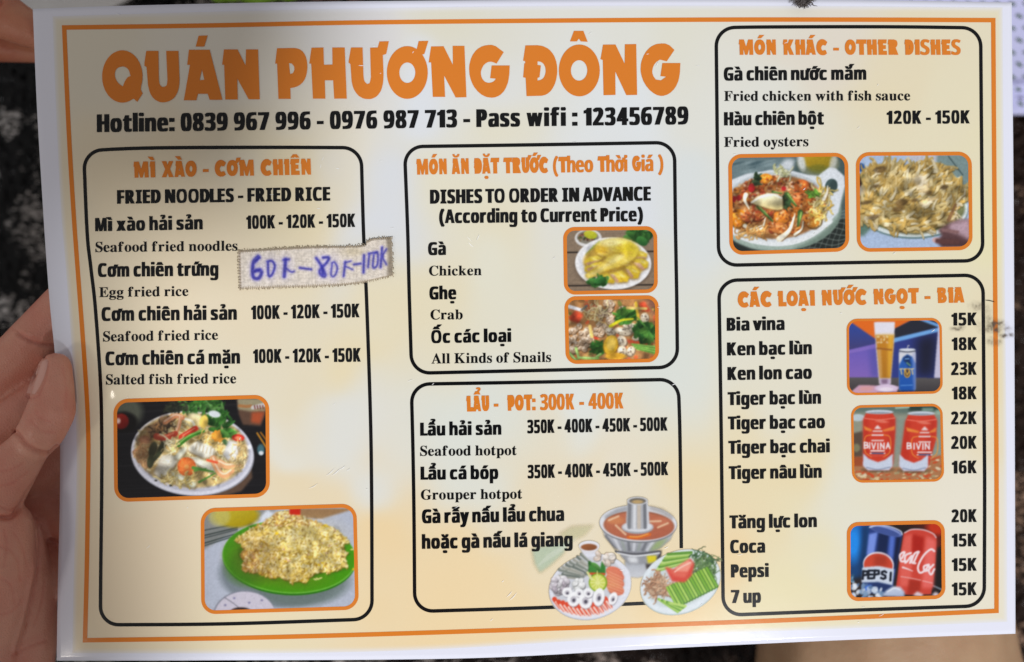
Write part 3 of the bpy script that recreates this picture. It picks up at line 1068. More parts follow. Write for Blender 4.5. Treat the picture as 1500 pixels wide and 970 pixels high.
def pic_snails():
    p = Paint(820, 328, 4.667, 705, 975, (150, 110, 70), 14)
    r = p.rng
    p.poly([(40, 510), (680, 510), (680, 950), (40, 950)], (168, 120, 74))
    p.poly([(560, 510), (680, 510), (680, 700), (640, 620)], (126, 84, 70), soft=20)
    ins = lambda: (r.uniform(50, 670), r.uniform(515, 945))
    for k in range(120):
        x, y = ins()
        p.ell(x, y, r.uniform(8, 26), r.uniform(6, 16), [(120, 80, 44), (196, 150, 90), (210, 90, 50), (96, 110, 50), (222, 190, 130)][r.integers(5)], r.uniform(0, 180), a=.8)
    for pts in ([(60, 640), (110, 590), (160, 620), (130, 680), (70, 660)], [(540, 540), (580, 530), (620, 600), (560, 600)], [(450, 790), (620, 810), (600, 830), (470, 815)], [(230, 720), (275, 740), (260, 810), (225, 790)], [(170, 540), (260, 560), (230, 600), (180, 600)]):
        p.poly(pts, (214, 86, 54), soft=5, col2=(190, 64, 40))

    def shell(x, y, s):
        p.ell(x + 3, y + 6, s * 1.05, s * .95, (74, 54, 36), a=.8)
        p.ell(x, y, s, s * .9, (224, 204, 180), r.uniform(0, 180), col2=(180, 150, 120))
        a0 = r.uniform(0, 6.28)
        pts = [(x + s * .8 * (1 - t / 9) * math.cos(a0 + t), y + s * .7 * (1 - t / 9) * math.sin(a0 + t)) for t in np.linspace(0, 8, 14)]
        p.line(pts, s * .2, (104, 78, 56), a=.85)
        p.ell(x - s * .3, y - s * .3, s * .3, s * .2, (250, 244, 232), a=.8)
    for k in range(46):
        x, y = p.in_ell(130, 790, 85, 90)()
        shell(x, y, r.uniform(15, 25))
    for k in range(34):
        x, y = p.in_ell(320, 600, 70, 80)()
        shell(x, y, r.uniform(14, 24))
    for k in range(20):
        x, y = p.in_ell(270, 720, 60, 50)()
        shell(x, y, r.uniform(12, 20))
    p.strands(30, p.in_ell(250, 600, 60, 60), 90, 6, [(230, 200, 130), (240, 222, 170)])
    for (x, y, w, h, ro) in [(345, 735, 34, 26, 20), (430, 735, 58, 26, 12), (500, 710, 34, 30, 30), (460, 690, 30, 24, 0), (425, 800, 38, 30, 60), (425, 870, 30, 36, 0), (580, 640, 28, 32, 0), (485, 870, 26, 34, 30), (520, 780, 26, 18, 0), (430, 580, 26, 18, 0)]:
        p.lump(x, y, w, h, (222, 206, 180), ro)
        for q in range(5):
            p.ell(x + r.uniform(-w, w) * .6, y + r.uniform(-h, h) * .6, 5, 4, (84, 66, 56))
    p.leaves(60, p.in_ell(450, 630, 70, 40), 44, [(70, 134, 48), (104, 168, 66), (50, 104, 40)])
    p.leaves(60, p.in_ell(580, 740, 66, 60), 44, [(66, 128, 52), (96, 160, 66), (44, 96, 42)])
    p.leaves(40, p.in_ell(265, 845, 46, 40), 36, [(70, 134, 48), (54, 112, 44)])
    p.line([(345, 700), (420, 660), (500, 650)], 22, (206, 200, 40), w1=12, curve=True)
    p.line([(520, 540), (538, 650)], 18, (228, 190, 60))
    p.line([(590, 580), (460, 575)], 18, (222, 190, 110))
    p.line([(205, 700), (220, 770)], 22, (236, 206, 120))
    for k in range(10):
        y = 800 + k * 10
        p.line([(490 + k * 4, 820 + k * 4), (665, 838 + k * 6)], 7, [(120, 176, 70), (170, 206, 110), (70, 130, 50)][k % 3])
    for k in range(8):
        p.line([(530 + k * 8, 640 + k * 8), (640, 770 + k * 6)], 6, [(104, 160, 70), (60, 120, 50)][k % 2])
    for pts in ([(110, 850), (130, 920)], [(130, 915), (260, 920)], [(60, 880), (110, 930)], [(250, 910), (280, 890)]):
        p.line(pts, 18, (132, 178, 84))
        p.line([(x - 3, y - 3) for x, y in pts], 5, (206, 226, 160))
    p.ell(348, 832, 52, 70, (150, 106, 24), 12)
    p.ell(348, 828, 48, 66, (226, 182, 60), 12, col2=(214, 166, 40))
    p.ell(352, 822, 30, 44, (236, 200, 90), 12, soft=12)
    p.ell(380, 905, 70, 24, (230, 172, 50), 0, soft=8)
    p.line([(60, 565), (150, 590)], 26, (224, 224, 228), w1=20)
    p.line([(150, 590), (185, 560)], 16, (126, 120, 110))
    p.mottle(.35, 45)
    p.grain(.22, 6)
    p.soften(2.3)
    return p


def pic_fried_chicken():
    p = Paint(1060, 220, 6.137, 1170, 975, (72, 92, 92), 15)
    r = p.rng
    p.poly([(40, 60), (700, 60), (500, 200), (60, 300)], (112, 132, 136), soft=20)
    for k in range(16):
        p.ell(r.uniform(80, 620), r.uniform(90, 210), r.uniform(40, 90), r.uniform(8, 16), [(60, 84, 92), (140, 160, 164)][k % 2], -14, a=.7, soft=14)
    p.poly([(460, 180), (560, 80), (640, 90), (620, 180)], (214, 220, 226), soft=14)
    p.ell(850, 120, 190, 120, (120, 128, 110), soft=20)
    p.ell(850, 80, 140, 100, (196, 160, 40), soft=30, col2=(150, 128, 30))
    p.ell(700, 110, 34, 74, (220, 224, 222), -12, soft=24, a=.9)
    p.ell(985, 110, 30, 70, (206, 206, 196), 14, soft=24, a=.8)
    p.ell(850, 170, 90, 40, (110, 112, 40), soft=24, a=.7)
    p.poly([(40, 690), (1120, 560), (1120, 930), (40, 930)], (40, 46, 44), soft=8)
    p.poly([(1050, 220), (1120, 200), (1120, 600), (1010, 640)], (78, 96, 96), soft=8)
    for k in range(9):                                     # net on the table
        y = 560 + k * 42
        p.line([(x, y + 16 * math.sin(x * .02 + k) - (x - 700) * .05) for x in range(680, 1130, 30)], 6, (150, 160, 152), a=.75)
    for k in range(9):
        x = 700 + k * 52
        p.line([(x + 8 * math.sin(y * .03 + k) + (930 - y) * .25, y) for y in range(930, 540, -40)], 5, (132, 146, 138), a=.7)
    p.ell(500, 560, 560, 350, (120, 140, 128), -3, soft=8)
    bowl = [(40, 280), (200, 215), (420, 178), (600, 182), (760, 222), (850, 232), (900, 190), (950, 155), (1010, 165), (1085, 235), (1092, 320), (1060, 430), (1030, 560), (960, 640), (850, 730), (720, 800), (600, 850), (420, 860), (250, 835), (120, 780), (40, 725)]
    p.poly([(x - 4, y + 46) for x, y in bowl], (168, 186, 176), soft=10)
    p.poly(bowl, (226, 232, 238), soft=6)
    p.ell(968, 325, 56, 68, (70, 92, 92), 14, soft=6)
    p.ell(985, 320, 34, 54, (58, 76, 76), 14, soft=10)
    p.ell(470, 500, 480, 305, (196, 204, 208), -2, soft=14)
    p.ell(470, 512, 462, 285, (176, 120, 70), -2, soft=20)
    ins = p.in_ell(440, 500, 400, 265)
    for k in range(90):
        x, y = ins()
        p.lump(x, y, r.uniform(16, 40), r.uniform(14, 30), [(206, 106, 44), (190, 84, 40), (222, 140, 60), (170, 70, 44), (214, 160, 110)][r.integers(5)], r.uniform(0, 180))
    for k in range(150):
        x, y = p.in_ell(440, 400, 330, 170)()
        p.lump(x, y, r.uniform(8, 16), r.uniform(7, 12), [(206, 110, 60), (222, 160, 120), (190, 80, 50), (230, 180, 150)][r.integers(4)], 0)
    for (x, y, w, h, c) in [(380, 255, 60, 44, (232, 146, 40)), (700, 320, 70, 56, (218, 110, 50)), (690, 440, 90, 60, (206, 110, 56)), (130, 610, 78, 80, (226, 136, 34)), (520, 600, 74, 60, (224, 134, 46)), (620, 550, 70, 50, (214, 116, 40)), (800, 620, 76, 76, (222, 142, 50)), (740, 500, 60, 60, (220, 124, 50)), (300, 590, 60, 46, (196, 84, 50)), (500, 700, 80, 50, (200, 120, 60)), (215, 600, 60, 44, (204, 100, 60))]:
        p.lump(x, y, w, h, c)
        for q in range(16):
            p.ell(x + r.normal(0, w * .4), y + r.normal(0, h * .4), 8, 6, [(240, 180, 90), (180, 84, 30)][q % 2], r.uniform(0, 180), a=.6)
    for k in range(420):
        x, y = p.in_ell(440, 500, 410, 270)()
        c = np.array([(196, 104, 46), (230, 166, 100), (150, 74, 34), (214, 128, 60), (236, 196, 150), (120, 60, 34)][r.integers(6)], float)
        p.ell(x + 2, y + 4, r.uniform(8, 20), r.uniform(6, 12), c * .5, r.uniform(0, 180), a=.45, soft=7)
        p.ell(x, y, r.uniform(7, 18), r.uniform(5, 11), c, r.uniform(0, 180), a=.75, soft=6)
    for (x, y, w, h) in [(250, 340, 30, 40), (135, 430, 22, 26), (540, 345, 22, 22), (95, 440, 18, 30)]:
        p.ell(x, y, w, h, (196, 52, 50), 10, col2=(160, 30, 34))
    p.strands(60, p.in_ell(870, 480, 70, 150), 100, 14, [(232, 206, 120), (240, 222, 160), (222, 180, 80)])
    p.strands(24, p.in_ell(540, 205, 70, 40), 80, 14, [(226, 226, 190), (206, 206, 150)])
    p.leaves(20, p.in_ell(800, 390, 60, 26), 40, [(130, 180, 70), (90, 150, 50)])
    p.leaves(20, p.in_ell(300, 270, 26, 60), 40, [(54, 84, 54), (84, 110, 74)])
    p.leaves(24, p.in_ell(560, 470, 40, 60), 40, [(70, 100, 60), (50, 76, 46)])
    for a, b, w in [((570, 395), (650, 500), 40), ((310, 505), (440, 640), 36), ((690, 560), (670, 680), 50), ((440, 375), (520, 390), 22)]:
        p.line([a, b], w, (70, 104, 50), w1=w * .4)
        p.line([(a[0] + 8, a[1]), (b[0] + 6, b[1] - 6)], w * .35, (150, 186, 96), w1=4)
    on = [(240, 470), (300, 415), (400, 385), (490, 395), (530, 440), (530, 530), (480, 540), (380, 520), (290, 490)]
    p.poly([(x + 6, y + 14) for x, y in on], (110, 74, 40), soft=10, a=.8)
    p.poly(on, (240, 236, 206), soft=5, col2=(216, 196, 130))
    p.line([(255, 468), (340, 420), (440, 400), (520, 430)], 18, (252, 250, 236), curve=True)
    for pts, w in [([(500, 800), (590, 720), (640, 580)], 54), ([(280, 740), (350, 690), (375, 610)], 30), ([(190, 680), (250, 710), (340, 680)], 36), ([(640, 760), (700, 710), (715, 640)], 26), ([(200, 400), (190, 450), (230, 530)], 40), ([(900, 440), (930, 380), (935, 320)], 34)]:
        p.line([(x + 6, y + 8) for x, y in pts], w, (130, 90, 50), w1=8, curve=True, a=.7)
        p.line(pts, w, (240, 232, 206), w1=8, curve=True)
        p.line(pts, w * .3, (252, 248, 236), w1=3, curve=True)
    p.line([(60, 720), (200, 800), (420, 842), (620, 830), (800, 760), (960, 640)], 40, (236, 240, 242), curve=True)
    p.strands(40, p.in_ell(240, 740, 140, 30), 80, 12, [(226, 180, 110), (214, 150, 80)])
    p.clip_ell(470, 512, 470, 290, -2)
    p.mottle(.34, 60)
    p.clip = None
    p.grain(.14, 8)
    p.soften(3.4)
    return p


def pic_oysters():
    p = Paint(1248, 218, 6.22, 1140, 975, (176, 196, 226), 16)
    r = p.rng
    p.poly([(740, 50), (1100, 50), (1100, 420), (800, 200)], (124, 146, 146), soft=10)
    p.line([(880, 70), (1010, 240)], 12, (70, 90, 92))
    p.poly([(480, 55), (780, 55), (760, 130), (560, 110)], (196, 196, 206), soft=10)
    p.poly([(50, 640), (200, 700), (100, 800), (50, 790)], (96, 126, 112), soft=14)
    p.ell(80, 170, 40, 40, (50, 90, 150), soft=14)
    p.ell(70, 290, 34, 60, (52, 34, 30), soft=14)
    p.ell(560, 560, 500, 262, (110, 136, 140), 0, soft=8)
    p.ell(560, 552, 494, 252, (222, 232, 232), 0, soft=6)
    p.ell(560, 540, 470, 226, (120, 124, 84), 0, soft=14)
    heap = [(70, 240), (110, 180), (180, 145), (280, 135), (380, 160), (470, 180), (520, 140), (640, 120), (780, 125), (880, 160), (930, 240), (1000, 320), (1060, 380), (1065, 470), (960, 500), (930, 640), (860, 680), (720, 740), (600, 770), (470, 760), (340, 720), (260, 690), (110, 680), (60, 620), (80, 520), (70, 430), (110, 360)]
    p.poly([(x, y + 14) for x, y in heap], (84, 78, 44), soft=12)
    p.poly(heap, (188, 160, 94), soft=6)
    hp = np.array(heap, float)
    c0 = hp.mean(0)

    def inside():
        i = r.integers(len(hp))
        a, b = hp[i], hp[(i + 1) % len(hp)]
        s, t = r.uniform(0, 1), math.sqrt(r.uniform(0, 1)) * .96
        q = c0 + (a + (b - a) * s - c0) * t
        return q[0], q[1]
    for k in range(150):
        x, y = inside()
        p.ell(x, y, r.uniform(16, 46), r.uniform(8, 20), [(120, 96, 44), (96, 80, 40), (150, 118, 60), (110, 108, 66)][r.integers(4)], r.normal(-15, 40), a=.7, soft=9)
    pts = sorted([inside() for _ in range(520)], key=lambda q: q[1])
    for x, y in pts:
        L = r.uniform(60, 130)
        ang = math.atan2(y - 480, x - 430) * .3 + r.normal(-.25, .55)
        q = [(x, y)]
        for _k in range(3):
            ang += r.normal(0, .35)
            q.append((q[-1][0] + math.cos(ang) * L / 3, q[-1][1] + math.sin(ang) * L / 3))
        c = np.array([(206, 182, 122), (222, 202, 150), (190, 156, 86), (228, 214, 176), (210, 174, 96), (184, 164, 110)][r.integers(6)], float)
        w = r.uniform(20, 46)
        c = c * .90
        p.line([(a + 3, b + 9) for a, b in q], w, (92, 72, 34), w1=w * .5, a=.6, curve=True)
        p.line(q, w, c, w1=w * .5, curve=True)
        p.line([(a - 1, b - w * .22) for a, b in q], w * .35, np.minimum(c * 1.12, 255), w1=w * .2, a=.6, soft=8, curve=True)
    for (x, y, w, h) in [(450, 490, 60, 34), (420, 550, 50, 26), (700, 400, 34, 20), (840, 350, 34, 22), (220, 340, 36, 14), (570, 470, 34, 16), (260, 190, 60, 30), (130, 490, 50, 16), (200, 620, 60, 20)]:
        p.ell(x, y, w, h, (84, 62, 36), -12, a=.72, soft=16)
    for (x, y, w, h) in [(640, 330, 60, 80), (690, 480, 90, 26), (600, 270, 60, 30), (90, 380, 30, 40)]:
        p.ell(x, y, w, h, (234, 220, 196), -24, a=.5, soft=26)
    p.ell(380, 300, 100, 60, (226, 182, 90), soft=50, a=.45)
    p.line([(880, 650), (945, 510)], 34, (130, 96, 62), w1=24)
    p.line([(928, 640), (972, 510)], 8, (196, 180, 160))
    hand = [(860, 690), (960, 650), (1075, 640), (1090, 900), (820, 900), (760, 840), (820, 790), (780, 740)]
    p.poly(hand, (126, 92, 94), soft=12, col2=(74, 48, 50))
    p.poly([(900, 680), (1080, 640), (1085, 840), (980, 780), (880, 740)], (190, 160, 172), soft=18)
    p.ell(772, 834, 42, 26, (206, 168, 168), 8, soft=10)
    p.line([(830, 740), (960, 760)], 30, (140, 104, 104), soft=14)
    p.line([(780, 840), (960, 850)], 44, (96, 62, 60), soft=18)
    p.clip_ell(560, 445, 515, 305)
    p.mottle(.34, 60)
    p.clip = None
    p.grain(.16, 8)
    p.soften(3.4)
    return p


def pic_beer():
    p = Paint(1234, 460, 7.82, 1225, 975, (58, 62, 130), 17)
    p.poly([(40, 40), (40, 420), (370, 340), (370, 270), (100, 90)], (46, 78, 168), soft=6, col2=(70, 66, 118))
    p.poly([(90, 60), (850, 40), (600, 170), (370, 280), (100, 95)], (232, 110, 34), soft=4)
    p.poly([(560, 190), (840, 50), (1110, 60), (1110, 150), (590, 290)], (42, 44, 56), soft=4)
    p.poly([(40, 420), (390, 340), (390, 400), (40, 470)], (134, 110, 196), soft=5)
    p.poly([(40, 465), (390, 395), (430, 730), (40, 735)], (112, 96, 188), soft=5, col2=(134, 104, 186))
    p.poly([(300, 410), (430, 380), (430, 730), (330, 730)], (86, 84, 168), soft=26, a=.7)
    p.poly([(580, 320), (1110, 200), (1060, 730), (560, 730)], (50, 62, 136), soft=6)
    p.poly([(840, 260), (1110, 210), (1050, 730), (840, 730)], (30, 32, 52), soft=60)
    p.poly([(580, 280), (1130, 150), (1130, 195), (580, 330)], (116, 172, 232), soft=4)
    p.poly([(860, 60), (930, 50), (1120, 120), (1120, 160)], (112, 166, 226), soft=4)
    p.poly([(930, 50), (1110, 60), (1100, 110)], (40, 44, 66), soft=5)
    p.poly([(1105, 60), (1170, 60), (1170, 735), (1050, 735)], (200, 196, 220), soft=6)
    p.poly([(40, 725), (1180, 735), (1180, 930), (40, 930)], (92, 88, 88), soft=5, col2=(58, 54, 58))
    p.poly([(100, 890), (190, 815), (650, 830), (615, 915), (140, 915)], (206, 160, 186), soft=4)
    p.poly([(210, 830), (360, 830), (340, 880), (180, 890)], (220, 160, 160), soft=14)
    p.ell(520, 905, 120, 18, (90, 70, 96), soft=12, a=.7)
    glass = [(362, 95), (600, 92), (590, 330), (555, 740), (555, 800), (420, 800), (415, 740), (385, 400)]
    p.poly(glass, (206, 196, 196), soft=4)
    p.poly([(380, 230), (588, 230), (578, 420), (548, 735), (430, 735), (400, 420)], (206, 136, 40), soft=5, col2=(176, 116, 34))
    p.poly([(520, 240), (586, 240), (574, 430), (548, 730), (520, 730)], (236, 180, 60), soft=12, a=.8)
    p.poly([(400, 400), (440, 400), (455, 730), (430, 735)], (214, 170, 110), soft=8, a=.8)
    p.poly([(365, 96), (598, 94), (590, 240), (376, 240)], (234, 230, 242), soft=6)
    p.poly([(380, 235), (590, 228), (588, 256), (382, 262)], (226, 190, 110), soft=12, a=.8)
    for k in range(12):
        p.ell(410 + (k % 4) * 34, 262 + (k // 4) * 32, 17, 11, [(238, 220, 170), (190, 130, 60), (228, 190, 150)][k % 3], 20 * k, a=.8)
    p.line([(400, 395), (480, 402), (560, 412)], 20, (150, 90, 40), a=.8, soft=12)
    p.poly([(425, 742), (553, 742), (548, 815), (430, 815)], (196, 176, 206), soft=5)
    p.poly([(445, 745), (520, 745), (515, 800), (450, 800)], (120, 90, 120), soft=10, a=.8)
    p.ell(505, 850, 130, 44, (222, 200, 226), soft=10)
    p.ell(500, 862, 80, 22, (240, 226, 240), soft=12)
    can = [(648, 420), (665, 398), (820, 398), (838, 420), (838, 860), (815, 890), (670, 890), (648, 860)]
    p.poly(can, (186, 190, 206), soft=4)
    p.ell(744, 410, 88, 15, (222, 226, 234), soft=5)
    p.line([(655, 425), (744, 436), (832, 425)], 12, (80, 84, 96), curve=True)
    p.line([(745, 395), (752, 362), (766, 366)], 10, (190, 190, 200), curve=True)
    p.poly([(650, 445), (836, 445), (836, 560), (650, 560)], (220, 220, 226), soft=4)
    p.poly([(650, 590), (670, 545), (690, 500), (744, 462), (800, 490), (825, 540), (836, 570), (836, 860), (815, 888), (670, 888), (650, 860)], (44, 98, 184), soft=6, col2=(30, 84, 170))
    p.poly([(800, 450), (838, 450), (838, 860), (815, 885)], (150, 160, 210), soft=10, a=.6)
    p.poly([(700, 500), (744, 470), (790, 500), (770, 520), (790, 590), (760, 610), (730, 560), (700, 540)], (26, 50, 96), soft=8)
    p.line([(720, 515), (760, 512)], 14, (110, 160, 220))
    p.line([(740, 560), (775, 590)], 18, (96, 140, 120))
    for k in range(4):                                      # gold lettering on the can
        x = 668 + k * 42
        p.line([(x, 630), (x + 12, 690)], 14, (206, 190, 150))
        p.line([(x - 10, 632), (x + 22, 628)], 12, (214, 200, 160))
    p.ell(742, 678, 38, 54, (200, 150, 60), soft=6)
    p.ell(742, 676, 24, 40, (70, 60, 70), soft=8)
    p.line([(720, 650), (742, 700), (768, 650)], 11, (222, 176, 70))
    p.line([(670, 820), (800, 815)], 10, (120, 170, 230), a=.7)
    p.poly([(655, 880), (835, 880), (820, 905), (670, 905)], (30, 40, 70), soft=8)
    p.grain(.05, 8)
    p.soften(3.4)
    return p


LET = {'B': [[(0, 0), (0, 1)], [(0, 0), (.7, .1), (.7, .4), (0, .5)], [(0, .5), (.8, .6), (.8, .9), (0, 1)]],
       'I': [[(.3, 0), (.3, 1)]], 'V': [[(0, 0), (.4, 1), (.8, 0)]], 'N': [[(0, 1), (0, 0), (.8, 1), (.8, 0)]],
       'A': [[(0, 1), (.4, 0), (.8, 1)], [(.15, .65), (.65, .65)]],
       'P': [[(0, 1), (0, 0), (.7, .05), (.75, .45), (0, .55)]], 'E': [[(.75, 0), (0, 0), (0, 1), (.75, 1)], [(0, .5), (.65, .5)]],
       'S': [[(.8, .15), (.5, 0), (.1, .1), (.1, .38), (.7, .58), (.75, .88), (.4, 1), (0, .88)]],
       'C': [[(.8, .2), (.5, 0), (.1, .2), (.05, .7), (.4, 1), (.8, .85)]],
       'o': [[(.4, .4), (.05, .6), (.15, .95), (.5, .98), (.7, .65), (.4, .4)]],
       'c': [[(.6, .48), (.3, .4), (.05, .7), (.25, 1), (.65, .9)]],
       'a': [[(.6, .5), (.2, .42), (.05, .8), (.3, 1), (.6, .6)], [(.62, .42), (.55, .9), (.8, .95)]],
       'l': [[(.1, 1), (.3, .5), (.5, 0), (.3, .1), (.15, .8), (.4, 1)]], '-': [[(0, .6), (.5, .6)]]}


def can_text(p, s, pos, w, h, slant, lw, col, adv):
    for ch, (x, y) in zip(s, pos):
        for st in LET[ch]:
            p.line([(x + u * w + (1 - v) * slant, y + v * h) for u, v in st], lw, col)


def pic_red_cans():
    p = Paint(1240, 586, 7.7, 1160, 975, (150, 152, 134), 18)
    r = p.rng
    p.poly([(50, 60), (720, 60), (720, 160), (50, 140)], (96, 116, 108), soft=20)
    p.poly([(700, 60), (1110, 50), (1110, 130), (700, 130)], (44, 64, 58), soft=14)
    p.line([(560, 90), (700, 80)], 26, (160, 180, 160))
    p.poly([(850, 90), (980, 90), (980, 130), (850, 130)], (120, 150, 136), soft=8)
    p.poly([(1000, 110), (1110, 110), (1110, 190), (1000, 160)], (150, 180, 160), soft=14)
    p.ell(130, 200, 80, 40, (190, 204, 210), soft=14)
    p.poly([(60, 380), (190, 350), (190, 640), (60, 660)], (92, 76, 64), soft=8)
    p.ell(110, 540, 44, 46, (130, 126, 96), soft=24)
    p.poly([(55, 640), (200, 640), (200, 760), (55, 760)], (160, 78, 44), soft=10)
    p.poly([(540, 200), (680, 200), (640, 620), (540, 620)], (140, 152, 140), soft=14)
    p.poly([(1010, 170), (1110, 170), (1110, 620), (930, 610)], (140, 152, 140), soft=14)
    p.poly([(50, 750), (600, 760), (900, 640), (1110, 620), (1110, 940), (50, 940)], (176, 120, 80), soft=10)
    for k in range(170):
        x, y = r.uniform(50, 1110), r.uniform(640, 930)
        if y < 780 and x < 900:
            continue
        p.ell(x, y, r.uniform(12, 36), r.uniform(7, 16), [(206, 72, 36), (222, 204, 160), (170, 160, 120), (196, 90, 50), (232, 220, 190)][r.integers(5)], r.uniform(-40, 40), a=.85)

    def can(x0, x1, xb0, xb1, top, bot, dx, tx):
        p.ell((xb0 + xb1) / 2, bot - 4, (xb1 - xb0) / 2 + 10, 30, (90, 80, 60), soft=20, a=.8)
        body = [(x0 + 30, top + 40), (x1 - 30, top + 40), (x1, top + 100), (x1 - 4, top + 300), (xb1, bot - 40), (xb1 - 40, bot), (xb0 + 50, bot), (xb0, bot - 50), (x0, top + 110)]
        p.poly(body, (212, 66, 46), soft=5, col2=(206, 62, 40))
        p.poly([(x0, top + 110), (x0 + 60, top + 60), (x0 + 60 + dx, bot - 100), (xb0, bot - 60)], (190, 48, 34), soft=16, a=.7)
        p.poly([(x1 - 70, top + 60), (x1, top + 100), (xb1, bot - 60), (xb1 - 60, bot - 60)], (186, 50, 40), soft=20, a=.7)
        p.ell((x0 + x1) / 2, top + 24, (x1 - x0) / 2 - 26, 24, (206, 214, 226), soft=5)
        p.ell((x0 + x1) / 2, top + 34, (x1 - x0) / 2 - 50, 12, (150, 160, 172), soft=6)
        p.line([(x0 + 20, top + 96), ((x0 + x1) / 2, top + 112), (x1 - 10, top + 92)], 12, (236, 120, 100), curve=True)
        p.ell(x0 + 210, top + 130, 70, 16, (240, 150, 130), 6, a=.6, soft=12)
        p.poly([(x0 + 5, top + 180), (tx - 60, top + 225), (tx - 70, top + 245), (x0 + 20, top + 225)], (236, 140, 60), soft=6)
        p.poly([(x1 - 5, top + 180), (tx + 60, top + 225), (tx + 60, top + 245), (x1 - 14, top + 230)], (232, 130, 60), soft=6)
        for sx in (-1, 1):
            p.line([(tx + sx * 60, top + 280), (tx + sx * 140, top + 310), (tx + sx * 140, top + 470), (tx + sx * 70, top + 530)], 12, (240, 150, 60), curve=True, a=.8)
        p.poly([(tx - 40, top + 215), (tx, top + 170), (tx + 45, top + 215)], (236, 220, 220), soft=4)
        for k, (yy, hw) in enumerate([(240, 48), (262, 66), (285, 60), (345, 64), (362, 58), (462, 76), (490, 82), (518, 76)]):
            c = [(236, 214, 212), (210, 80, 66), (238, 230, 232)][k % 3]
            p.line([(tx - hw, top + yy), (tx + hw, top + yy)], 15, c)
        p.line([(tx - 60, top + 488), (tx + 62, top + 490)], 18, (80, 90, 130))
        p.poly([(xb0, bot - 190), (xb0 + 60, bot - 130), ((xb0 + xb1) / 2, bot - 90), (xb1 - 80, bot - 120), (xb1 + 2, bot - 185), (xb1, bot - 45), (xb1 - 40, bot), (xb0 + 50, bot), (xb0 - 2, bot - 50)], (204, 212, 230), soft=5)
        p.line([(xb0 + 40, bot - 30), ((xb0 + xb1) / 2, bot - 8), (xb1 - 30, bot - 34)], 14, (150, 160, 184), curve=True)
    can(188, 552, 188, 520, 112, 792, 0, 350)
    can(665, 1020, 596, 920, 128, 800, -30, 880)
    can_text(p, "BIVINA", [(202, 478), (246, 482), (286, 486), (340, 488), (384, 486), (448, 482)], 50, 66, 0, 15, (240, 232, 236), 0)
    can_text(p, "BIVIN", [(686, 484), (746, 488), (790, 490), (846, 492), (890, 490)], 54, 66, 0, 15, (240, 232, 236), 0)
    p.grain(.08, 8)
    p.soften(3.2)
    return p


